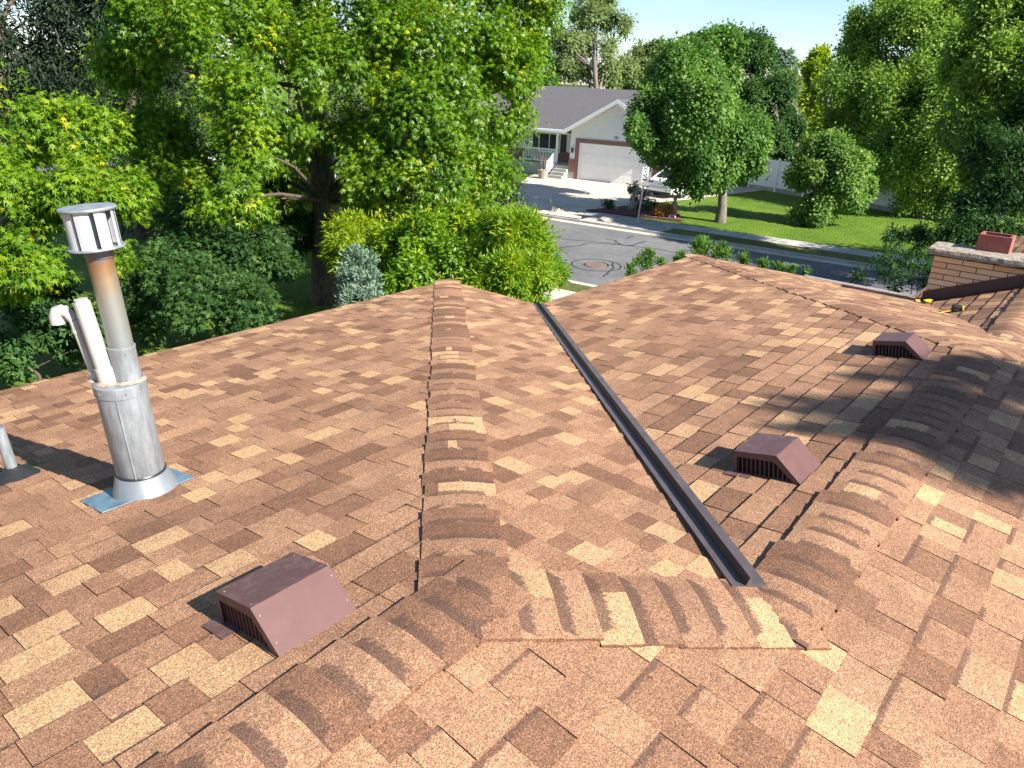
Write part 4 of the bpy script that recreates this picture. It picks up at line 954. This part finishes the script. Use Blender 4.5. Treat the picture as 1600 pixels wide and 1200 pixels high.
def crown(parent, base, blobs, ncl, per, size, mat, leaf='kite', droop=.5, cr=.5, seed=0, yellow=.05, shell=.55, gap=.0, upn=.7, stretch=1., sub=9, sr=.42, spray=.8, coh=0.):
    g = np.random.default_rng(seed); base = np.array(base); B = np.array([b[:3] for b in blobs]) - base
    Rd = np.array([b[3] for b in blobs], float)
    # every limb carries several boughs; leaves hang on the outside of each bough
    sb = unit(g.normal(size=(len(B) * sub, 3)) + np.array([0, 0, .25])); bi = np.repeat(np.arange(len(B)), sub)
    SCn = B[bi] + sb * (Rd[bi] * g.uniform(.45, .85, len(bi)))[:, None]; SR = Rd[bi] * sr * g.uniform(.65, 1.25, len(bi))
    w = SR ** 2; w /= w.sum(); idx = g.choice(len(SR), ncl, p=w)
    cen = B.mean(0); o = unit(SCn[idx] - B[bi[idx]] * .7 - cen * .3)
    d = unit(g.normal(size=(ncl, 3)) + o * .9 + np.array([0, 0, .35]))
    rad = np.where(g.random(ncl) < .85, g.uniform(shell, 1.0, ncl), g.uniform(.1, shell, ncl))
    c = SCn[idx] + d * (SR[idx] * rad)[:, None]
    ok = c[:, 2] + base[2] > .15
    if gap: ok &= (np.sin(c[:, 0] * 1.9 + seed) + np.sin(c[:, 1] * 2.3 + 1) + np.sin(c[:, 2] * 2.7 + 2)) / 3 > gap - .6
    c, d, tb = c[ok], d[ok], g.normal(0, .10, len(SR))[idx[ok]]
    n = len(c); cc = np.repeat(c, per, 0); out = np.repeat(d, per, 0)
    cr = np.minimum(cr, np.repeat(SR[idx[ok]], per) * .75)
    loc = g.normal(size=(n * per, 3)) * (cr * .5)[:, None]; loc[:, 2] *= stretch
    pos = cc + loc * .8 + unit(out + np.array([0, 0, .25 if droop < 1 else -.2])) * (g.uniform(-.9, 1.5, n * per) * cr * spray)[:, None]
    dirn = unit(unit(loc) * .7 + out * .5 + g.normal(size=loc.shape) * .35 + np.array([0, 0, -droop]))
    nrm = unit(out * (.6 + .5 * coh) + np.array([0, 0, upn - .3 * coh]) + g.normal(size=loc.shape) * (.30 - .06 * coh))
    sz = size * g.uniform(.6, 1.25, n * per)
    ct = g.normal(.42, .14, n) + tb; yl = g.random(n) < yellow; ct[yl] += .42
    tint = np.clip(np.repeat(ct, per) + g.normal(0, .12, n * per), 0, 1)
    ok = pos[:, 2] + base[2] > .1
    leaf_mesh('crown', pos[ok], dirn[ok], nrm[ok], sz[ok], tint[ok], leaf, mat, parent)
    return c
def trunk(parent, base, h, r, blobs, mat, seed=0, bend=.3, twigs=2, nodes=6, n=10, limb=.36):
    g = random.Random(seed); base = Vector(base); mb = MB()
    pts = [Vector((bend * math.sin(i * .7 + seed) * i / nodes, bend * math.cos(i * .9 + seed) * i / nodes, h * i / nodes)) for i in range(nodes + 1)]
    pts[0].z = -.1
    mb.tube(pts, [r * (1.25 if i == 0 else 1 - .55 * i / nodes) for i in range(nodes + 1)], n)
    for b in blobs:
        tip = Vector(b[:3]) - base; st_ = pts[g.randint(nodes // 2, nodes)]
        if tip.z < st_.z: st_ = pts[nodes // 3]
        mid = (st_ + tip) / 2 + Vector((g.uniform(-.3, .3), g.uniform(-.3, .3), abs(tip.z - st_.z) * .12))
        rr_ = r * limb; mb.tube([st_, mid, tip], [rr_, rr_ * .65, rr_ * .25], 7)
        R_ = b[3] if len(b) == 4 else sum(b[3:6]) / 3
        for _ in range(twigs):
            q = tip + Vector((g.gauss(0, 1), g.gauss(0, 1), g.gauss(0, .8))).normalized() * R_ * .8; mb.tube([mid * .3 + tip * .7, (tip + q) / 2, q], [rr_ * .3, rr_ * .2, rr_ * .08], 5)
    return mb.build('trunk', mat, parent, smooth=60)
def tree(name, label, cat, base, blobs, ncl, per, size, leafmat, leaf='kite', bark='bark', h=None, r=.2, seed=0, group=None, twigs=2, limb=.36, **kw):
    t = thing(name, label, cat, base, 0, group)
    zs = [b[2] for b in blobs]; h = h if h is not None else (sum(zs) / len(zs) - base[2])
    trunk(t, base, h, r, blobs, M[bark], seed, twigs=twigs, limb=limb); crown(t, base, blobs, ncl, per, size, GM[leafmat], leaf, seed=seed, **kw); return t
# big maple at the left
mb_ = (12.4, 17.0, .04)
MAP = [(9.526, 16.133, 6.759, 0.967), (9.308, 15.352, 5.696, 0.791), (8.848, 14.551, 4.673, 0.612), (8.150, 14.069, 3.689, 0.544), (11.171, 16.022, 7.052, 0.881), (12.080, 14.762, 6.839, 0.969), (13.184, 14.030, 6.490, 1.088), (14.544, 13.446, 6.835, 1.088), (15.549, 12.959, 6.670, 0.767), (14.994, 12.852, 5.481, 0.894), (13.276, 13.058, 5.195, 0.997), (12.271, 13.608, 5.454, 0.763), (12.786, 12.779, 3.866, 0.846), (14.095, 12.643, 4.015, 0.727), (12.129, 12.972, 2.939, 0.635), (13.366, 12.374, 3.037, 0.590), (9.252, 18.442, 7.140, 0.851), (9.057, 19.662, 6.025, 0.715), (12.546, 17.137, 8.690, 1.709), (14.200, 15.071, 8.645, 1.709), (10.750, 19.278, 8.586, 1.554), (15.914, 13.437, 8.066, 1.054), (12.217, 14.398, 3.956, 0.684), (12.101, 15.236, 4.485, 0.566), (10.763, 16.346, 3.158, 0.540), (10.768, 16.406, 4.294, 0.590), (12.162, 14.754, 2.835, 0.546), (11.995, 13.700, 3.528, 0.577), (10.692, 15.599, 5.009, 0.594), (11.181, 15.055, 6.131, 0.667), (12.703, 19.619, 3.656, 1.299), (10.241, 19.713, 3.119, 0.950), (9.845, 20.147, 4.332, 0.926)]
tree('maple_tree', 'huge bright green maple with a thick dark trunk behind the left roof slope', 'tree', mb_, MAP, 7000, 24, .165, 'maple', 'star', h=8.5, r=.40, limb=.17, seed=1, twigs=4, droop=.75, cr=.62, yellow=.05, shell=.6, gap=.12, sub=12, sr=.46)
L2 = [(5.091, 15.119, 4.778, 0.696), (5.606, 14.370, 4.604, 0.651), (4.505, 14.451, 3.980, 0.712), (5.119, 13.622, 3.869, 0.604), (6.020, 14.301, 3.973, 0.489), (4.412, 13.978, 3.095, 0.475), (5.541, 13.435, 3.076, 0.359), (3.937, 14.414, 2.872, 0.432)]
tree('young_maple', 'lighter green low maple at the left edge behind the flue stack', 'tree', (3.332, 16.717, 0.040), L2, 1750, 22, .145, 'lime', 'star', h=2.6, r=.14, seed=2, droop=.9, cr=.5, yellow=.08, gap=.3, sub=8, sr=.36, spray=1.2)
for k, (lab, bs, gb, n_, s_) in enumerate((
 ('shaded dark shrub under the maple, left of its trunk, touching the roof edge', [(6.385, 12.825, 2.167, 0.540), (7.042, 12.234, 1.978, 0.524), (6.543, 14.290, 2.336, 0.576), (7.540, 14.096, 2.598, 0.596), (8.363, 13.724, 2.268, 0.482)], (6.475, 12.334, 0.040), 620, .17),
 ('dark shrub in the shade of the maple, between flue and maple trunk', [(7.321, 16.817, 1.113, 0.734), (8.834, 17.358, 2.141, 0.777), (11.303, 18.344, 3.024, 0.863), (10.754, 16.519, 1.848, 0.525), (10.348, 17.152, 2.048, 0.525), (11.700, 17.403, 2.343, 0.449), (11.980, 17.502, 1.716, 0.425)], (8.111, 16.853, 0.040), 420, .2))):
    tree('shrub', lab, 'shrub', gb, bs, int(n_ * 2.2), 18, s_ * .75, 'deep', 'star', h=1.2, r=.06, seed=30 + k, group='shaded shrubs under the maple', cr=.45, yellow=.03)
for k, (lab, bs, gb) in enumerate((
 ('dark conifer in the top left corner, behind the light young maple', [(10.959, 31.808, 7.132, 1.796), (9.802, 30.869, 4.866, 1.541), (12.450, 31.476, 6.806, 1.632), (11.292, 29.927, 4.915, 1.122), (9.729, 30.576, 2.994, 1.347), (12.295, 31.565, 9.242, 2.020)], (8.993, 29.521, 0.040)),
 ('dark conifer behind the left side of the big maple crown', [(14.619, 30.606, 6.927, 2.175), (15.288, 28.210, 4.557, 1.934), (13.270, 30.616, 4.440, 1.692), (13.539, 28.842, 2.266, 1.934), (15.192, 31.521, 9.368, 2.175)], (12.724, 28.366, 0.040)),
 ('dark evergreen hidden behind the maple trunk', [(19.698, 28.731, 5.751, 2.409), (20.438, 26.079, 3.127, 2.007), (18.672, 27.703, 2.297, 2.141), (19.975, 24.861, 0.434, 1.873), (17.152, 28.066, 0.028, 1.873), (17.510, 26.915, -1.043, 1.606), (18.848, 25.239, -1.086, 1.338), (19.306, 22.819, 1.297, 1.001), (19.720, 22.175, 1.094, 1.001), (16.442, 28.108, -1.226, 1.338)], (18.507, 26.406, 0.040)),
 ('dark evergreen behind the right side of the big maple crown', [(24.421, 25.613, 4.629, 1.994), (24.660, 23.444, 1.805, 1.994), (23.040, 25.033, 1.195, 1.709), (20.473, 21.918, -0.486, 1.295)], (23.416, 23.803, 0.040)))):
    tree('conifer', lab, 'tree', gb, bs, 1700, 18, .27, 'conifer', 'thin', r=.3, seed=40 + k, group='dark evergreens behind the maple', droop=.4, cr=.8, yellow=0)
tree('shrub', 'dark low shrub added as shade over the lawn below the young maple', 'shrub', (4.573, 16.050, 0.040), [(4.691, 16.715, 1.260, 0.570), (5.109, 15.322, 1.232, 0.501), (5.315, 14.156, 1.153, 0.363), (4.024, 15.587, 0.914, 0.483), (5.459, 17.702, 1.581, 0.497)], 700, 20, .14, 'deep', 'kite', h=.8, r=.05, seed=33, cr=.4, yellow=.02)  # shrub added to darken the lawn where shade lies
tree('yellow_shrub', 'yellow-green shrub right of the maple trunk, above the blue spruce', 'shrub', (10.059, 12.736, 0.040), [(10.712, 13.701, 2.705, 0.440), (10.868, 13.340, 2.448, 0.470), (10.150, 13.251, 2.278, 0.399), (10.935, 12.994, 2.053, 0.411), (11.827, 13.789, 2.315, 0.373)], 700, 20, .14, 'yellow', 'thin', h=1, r=.05, seed=50, cr=.34, yellow=.1)
tree('blue_spruce', 'small grey-blue spruce shrub at the roof edge right of the maple trunk', 'shrub', (8.349, 10.543, 0.040), [(9.161, 11.357, 2.771, 0.200), (9.059, 11.290, 2.482, 0.313), (8.948, 11.197, 2.135, 0.376)], 420, 22, .10, 'blue', 'thin', h=1.2, r=.05, seed=51, cr=.17, yellow=0, droop=-.5, shell=.75)
tree('shrub', 'mid green shrub behind the peak of the left roof hip', 'shrub', (9.938, 10.306, 0.040), [(10.992, 12.289, 2.392, 0.513), (11.033, 11.512, 2.592, 0.608), (9.843, 10.735, 2.323, 0.460), (10.884, 10.412, 2.472, 0.555), (11.841, 11.534, 2.828, 0.513), (10.148, 9.121, 2.528, 0.387)], 1500, 20, .125, 'maple', 'kite', h=1.2, r=.06, seed=52, cr=.36, yellow=.1)
tree('shrub', 'feathery shrub with orange-yellow tips beside the valley end of the roof', 'shrub', (10.324, 8.112, 0.040), [(11.313, 9.328, 2.929, 0.613), (10.786, 8.397, 2.620, 0.435), (10.122, 8.545, 2.649, 0.423), (11.805, 8.973, 2.787, 0.363), (11.866, 10.070, 3.259, 0.401), (11.525, 8.502, 2.595, 0.227)], 2000, 20, .12, 'lime', 'thin', h=1.2, r=.06, seed=53, cr=.30, yellow=.16, droop=.1)
tree('young_maple', 'unseen young maple added beside the left eave to shade the lawn', 'tree', (.6, 9.8, .04), [(.6, 9.6, 5.2, 1.5), (1.9, 10.2, 4.6, 1.0), (-.2, 10.4, 5.0, 1.3), (.2, 9.0, 6.0, 1.2)], 900, 20, .18, 'lime', 'star', h=3.6, r=.13, seed=3, droop=.6, cr=.5, yellow=.08)  # out of view, added for the shade it throws on the lawn
# across the street
tree('shade_tree', 'rounded dark green tree on the lawn in front of the white car', 'tree', (33.93, 15.14, .05), [(33.855, 18.318, 5.952, 1.571), (35.771, 17.424, 6.863, 1.348), (32.348, 18.291, 4.412, 1.132), (32.750, 16.250, 4.674, 1.909), (32.565, 17.459, 3.562, 1.310), (34.565, 15.836, 3.530, 1.511), (32.333, 18.497, 3.400, 0.725), (35.804, 18.512, 7.267, 0.870), (31.696, 17.221, 2.886, 0.939), (32.584, 16.523, 2.704, 1.066), (33.578, 15.535, 2.541, 0.953), (33.198, 16.204, 2.843, 1.072), (36.023, 15.447, 3.057, 1.057), (30.367, 17.923, 4.071, 0.627)], 6500, 20, .18, 'green', 'tuft', bark='greybark', h=4.2, r=.24, seed=60, cr=.42, yellow=.05, shell=.75, coh=1., spray=.45, sub=8, sr=.46)
tree('shade_tree', 'dark tree with a pointed top right behind the rounded lawn tree', 'tree', (53.507, 21.151, 0.040), [(54.789, 24.500, 7.463, 1.556), (55.734, 23.512, 7.725, 0.915), (56.043, 23.693, 8.572, 0.641), (54.809, 25.165, 8.500, 1.007), (54.646, 22.745, 4.554, 2.013), (54.251, 21.704, 2.251, 1.830), (55.152, 21.317, 3.340, 1.281), (53.432, 22.817, 2.411, 1.830), (54.043, 20.851, 0.582, 1.190), (51.994, 21.766, 0.751, 1.347), (53.846, 20.016, 1.549, 0.898), (52.551, 20.616, 0.051, 0.988)], 6000, 20, .2, 'deep', 'tuft', bark='greybark', h=4, r=.22, seed=61, cr=.7, yellow=.03, shell=.75, coh=1., spray=.5)
T5 = [(46.298, 13.648, 6.449, 2.053), (47.935, 13.293, 8.949, 1.628), (47.796, 11.325, 8.316, 1.934), (49.268, 9.881, 8.871, 1.796), (50.552, 8.247, 8.789, 1.588), (44.876, 10.973, 4.962, 1.953), (45.335, 9.069, 5.534, 2.034), (46.944, 7.446, 6.073, 1.837), (44.873, 11.072, 2.517, 1.658), (44.104, 8.760, 2.788, 1.837), (45.759, 7.182, 3.478, 1.706), (44.217, 9.127, 0.959, 1.212), (46.499, 13.561, 4.102, 1.595), (48.712, 13.324, 10.436, 0.920), (49.029, 11.101, 10.265, 0.898), (50.534, 9.203, 10.195, 0.760), (48.239, 14.539, 8.800, 1.088), (44.468, 7.044, 0.878, 1.115)]
tree('ash_tree', 'large feathery light green ash tree on the right side of the lawn', 'tree', (44.156, 8.591, 0.040), T5, 11500, 20, .18, 'feather', 'tuft', bark='greybark', h=4.5, r=.38, seed=62, twigs=3, cr=.55, yellow=.05, shell=.72, coh=.8, spray=.7, droop=.3, gap=.16)
tree('street_ash', 'feathery ash tree at the right edge, nearer the street than the big ash', 'tree', (29.688, 2.331, 0.040), [(31.303, 5.136, 8.297, 0.977), (30.506, 4.937, 6.520, 1.062), (30.089, 3.720, 5.206, 1.082), (30.877, 5.856, 7.296, 0.780), (30.062, 4.936, 4.918, 0.903), (30.735, 4.075, 6.940, 1.040), (31.788, 5.324, 9.479, 0.977), (29.663, 4.091, 3.681, 0.765), (31.555, 3.723, 7.930, 1.040)], 7600, 20, .135, 'feather', 'tuft', bark='greybark', h=4, r=.26, seed=71, cr=.45, yellow=.05, shell=.72, coh=.8, spray=.7, droop=.3, gap=.1)
tree('street_ash', 'ash tree by the far pavement, beyond the right edge of the view', 'tree', (31.4, -4.5, .04), [(31.4, -4.5, 7, 2.6), (30.6, -2.6, 6, 2.0), (32.4, -3, 6.4, 2.0), (31, -6.3, 6.2, 2.2), (32, -1.6, 5, 1.6)], 1400, 18, .27, 'feather', 'kite', bark='greybark', h=4, r=.24, seed=72, cr=.6, yellow=.03)
tree('round_shrub', 'rounded pale green shrub tree on the lawn left of the big ash', 'shrub', (36.74, 11.33, .05), [(37.421, 11.886, 2.874, 1.088), (37.718, 10.848, 2.379, 0.901), (37.058, 12.161, 1.840, 0.975), (37.354, 10.967, 1.365, 1.088), (36.724, 11.827, 0.716, 0.792), (38.375, 10.340, 1.797, 0.608), (37.141, 12.751, 2.362, 0.552)], 3600, 20, .15, 'pale', 'tuft', bark='greybark', h=1.2, r=.12, seed=63, cr=.34, yellow=.02, shell=.78, coh=1., spray=.45)
tree('dark_tree', 'dark drooping tree at the right edge behind the chimney', 'tree', (25.785, 1.977, 0.040), [(28.125, 3.657, 4.319, 0.874), (27.068, 2.729, 3.552, 1.102), (26.241, 3.372, 2.988, 0.836), (25.606, 3.672, 2.263, 0.684), (29.850, 3.590, 4.829, 0.912), (25.189, 4.056, 2.067, 0.532), (25.208, 2.484, 2.324, 0.725), (25.889, 4.914, 2.068, 0.357), (29.462, 2.899, 5.656, 0.993), (26.482, 5.762, 1.856, 0.290)], 2600, 20, .17, 'dark', 'thin', h=4, r=.2, seed=64, cr=.5, yellow=.04, droop=.5)
tree('fern_leaf_shrub', 'dark fern-leaved shrub against the road just left of the chimney', 'shrub', (13.209, 1.983, 0.040), [(13.901, 3.006, 3.384, 0.243), (14.164, 2.646, 3.329, 0.265), (13.569, 3.296, 3.204, 0.133), (14.528, 2.673, 3.526, 0.224), (13.723, 2.769, 3.214, 0.218), (14.281, 2.374, 3.135, 0.221), (14.512, 3.116, 3.646, 0.205)], 95, 14, .12, 'dark', 'thin', h=1.6, r=.05, seed=65, cr=.26, yellow=0, droop=.2)
tree('shrub', 'row of leafy shrub tips poking over the far corner of the roof', 'shrub', (10.487, 4.301, 0.040), [(11.515, 5.406, 3.612, 0.116), (11.274, 5.617, 3.481, 0.092), (11.738, 5.102, 3.566, 0.108), (11.778, 5.494, 3.712, 0.063), (11.819, 4.788, 3.502, 0.092), (11.903, 4.484, 3.458, 0.068), (12.060, 4.271, 3.429, 0.061)], 330, 14, .075, 'green', 'thin', h=1.8, r=.04, seed=66, spray=1.6, cr=.13, yellow=.05, droop=-.9)
tree('shrub', 'small sprig of leaves over the roof edge below the manhole', 'shrub', (9.469, 4.867, 0.040), [(10.488, 5.889, 3.470, 0.124), (10.561, 5.889, 3.606, 0.083), (10.149, 5.913, 3.396, 0.081), (10.655, 5.691, 3.480, 0.073)], 110, 14, .075, 'green', 'thin', h=1.9, r=.03, seed=67, cr=.12, yellow=.05, droop=-.9)
tree('shrub', 'small leafy shoots on the roof edge between the far corner and the chimney', 'shrub', (11.103, 2.855, 0.040), [(12.018, 3.991, 3.446, 0.073), (12.153, 3.805, 3.417, 0.052)], 26, 14, .07, 'green', 'thin', h=1.9, r=.03, seed=68, cr=.10, yellow=.02, droop=-.9)
# beyond the houses
tree('tall_tree', 'tall airy pale tree standing behind the white house', 'tree', (65.571, 44.124, 0.040), [(68.737, 47.298, 10.691, 2.201), (66.864, 47.702, 7.826, 1.942), (68.836, 45.116, 7.588, 1.813), (70.017, 47.212, 12.935, 1.554), (66.417, 48.896, 8.797, 1.165), (70.275, 45.464, 10.780, 1.295), (68.853, 48.327, 12.457, 1.165), (70.592, 44.246, 6.942, 1.312), (65.713, 48.373, 6.703, 1.424), (66.184, 49.758, 9.663, 0.906), (67.639, 48.023, 9.747, 1.424)], 2400, 18, .34, 'grey', 'kite', bark='greybark', h=8, r=.4, seed=70, cr=1.1, gap=.34, yellow=.03)
FAR = (
 ('lime_tree', 'soft lime green tree behind the ridge of the white house', (75.436, 44.016, 0.040), [(77.340, 46.423, 7.194, 1.699), (78.859, 44.952, 7.795, 1.557), (76.328, 46.905, 6.046, 1.416), (77.822, 44.911, 5.812, 1.416)], 'grey', 0.40, 760, 0),
 ('yellow_tree', 'upright yellow-green tree left of the big ash', (63.432, 20.970, 0.040), [(65.709, 23.033, 7.370, 1.036), (64.979, 22.813, 5.686, 1.347), (64.645, 21.966, 3.790, 1.450), (63.915, 21.746, 2.105, 1.347), (66.230, 23.191, 8.574, 0.466)], 'yellow', 0.34, 1400, .3),
 ('willow_tree', 'pale weeping willow between the dark lawn tree and the yellow tree', (57.860, 20.951, 0.040), [(59.472, 22.839, 5.873, 0.870), (58.822, 22.597, 4.303, 0.870), (58.677, 22.043, 3.200, 0.870), (58.781, 23.373, 5.395, 0.677)], 'grey', 0.36, 1000, 0),
 ('far_tree', 'small bluish far tree on the skyline above the willow', (136.183, 51.771, 0.040), [(139.155, 54.750, 10.039, 1.234), (138.477, 55.019, 9.187, 1.010), (139.455, 53.785, 9.142, 1.010)], 'blue', 0.64, 320, 0),
 ('far_tree', 'green far tree filling the gap behind the willow', (98.557, 37.909, 0.040), [(99.717, 39.650, 4.814, 2.132), (101.072, 37.541, 4.149, 2.296), (99.608, 37.807, 1.836, 2.296), (98.664, 40.906, 4.753, 2.460)], 'green', 0.56, 840, 0),
 ('far_tree', 'green far tree behind the left flank of the big ash', (97.931, 30.084, 0.040), [(99.209, 31.912, 5.163, 2.331), (98.394, 30.547, 1.597, 2.642), (101.168, 30.043, 5.980, 2.331), (99.927, 28.252, 0.982, 2.642)], 'green', 0.56, 960, 0),
 ('far_tree', 'green far tree behind the right crown edge of the maple', (57.644, 45.284, 0.040), [(59.668, 47.313, 6.849, 1.692), (58.147, 47.492, 4.298, 1.813), (59.671, 46.038, 4.933, 1.088), (56.623, 48.945, 3.662, 2.417)], 'green', 0.48, 1040, 0),
 ('far_tree', 'green far tree behind the gable of the white house', (100.625, 61.151, 0.040), [(100.789, 64.661, 5.632, 1.519), (102.470, 63.000, 6.245, 1.709), (106.311, 58.820, 7.070, 2.089)], 'green', 0.64, 520, 0),
 ('far_tree', 'green far tree at the right edge behind the big ash', (85.294, 11.254, 0.040), [(84.398, 15.466, 4.725, 4.230), (87.834, 12.096, 6.019, 4.230), (81.185, 18.207, 2.896, 3.626), (86.013, 10.271, -0.108, 3.626), (81.801, 14.566, -1.447, 3.021), (78.697, 18.267, -1.627, 2.417)], 'dark', 0.56, 1800, 0),
)
for k, (nm, lab, gb, bs, lm, sz, n_, dr_) in enumerate(FAR):
    tree(nm, lab, 'tree', gb, bs, n_, 20, sz, lm, 'kite', bark='greybark', r=.3, seed=80 + k, cr=1.0, yellow=.02, droop=.3 + dr_, shell=.6)
# street tree on our side, out of frame to the right: its shade falls on the roof
SHT = [(5.848, -7.807, 10.467, 0.340), (5.779, -7.780, 10.619, 0.240), (5.603, -7.508, 10.592, 0.180), (5.417, -7.259, 10.562, 0.120), (5.167, -7.991, 10.436, 0.400), (5.120, -8.100, 10.637, 0.320), (5.039, -7.692, 10.487, 0.260), (4.929, -7.694, 10.633, 0.200), (4.773, -7.382, 10.541, 0.170), (4.868, -7.185, 10.477, 0.130), (4.820, -7.136, 10.560, 0.100), (4.649, -6.792, 10.409, 0.080), (4.524, -8.307, 10.675, 0.300), (4.541, -8.072, 10.569, 0.220), (4.584, -7.802, 10.468, 0.220), (4.569, -7.720, 10.556, 0.160), (4.468, -7.490, 10.522, 0.120), (4.500, -7.172, 10.475, 0.100), (4.425, -7.160, 10.564, 0.080)]
tree('locust_tree', 'locust tree beside the house, right of the view', 'tree', (7.5, -7.6, .04), SHT, 620, 14, .13, 'feather', 'thin', bark='greybark', h=8.5, r=.2, seed=90, cr=.18, spray=.3, sub=6, sr=.5, yellow=0, droop=.2)
# low flowers in the bed
for k, (lab, bx, mat_, s_) in enumerate((('orange flowers at the lawn end of the red mulch bed', (32.75, 17.6), 'fl_orange', .3), ('dusty pink flowering plant at the back of the red mulch bed', (34.6, 20.1), 'fl_pink', .42), ('low green plant at the driveway tip of the red mulch bed', (32.5, 20.6), 'fl_green', .22), ('low green plant in the middle of the red mulch bed', (33.7, 18.9), 'fl_green', .3))):
    if mat_ not in GM: GM[mat_] = mat_leaf(mat_, dict(fl_orange=[(0, (.10, .12, .02)), (.45, (.5, .20, .03)), (1, (.6, .26, .05))], fl_pink=[(0, (.12, .07, .06)), (.5, (.24, .12, .12)), (1, (.35, .2, .2))], fl_green=[(0, (.03, .08, .02)), (1, (.1, .17, .04))])[mat_], .2)
    t = thing('flower_plant', lab, 'plant', (*bx, .12)); crown(t, (*bx, .12), [(bx[0], bx[1], .12 + s_ * .5, s_ * 1.3, s_ * 1.3, s_ * .6)], 60, 14, .12, GM[mat_], 'kite', seed=100 + k, cr=.15, droop=-.4)
t = thing('young_tree', 'thin young plant in front of the garage door beside the sign', 'plant', (32.299, 18.887, 0.040)); 
bs_ = [(32.618, 19.295, 1.246, 0.221), (32.750, 19.251, 1.425, 0.158)]; tb = tuple(t.location); trunk(t, tb, .9, .03, bs_, M['greybark'], 5, .05); crown(t, tb, bs_, 26, 12, .12, GM['green'], 'kite', seed=120, cr=.2)
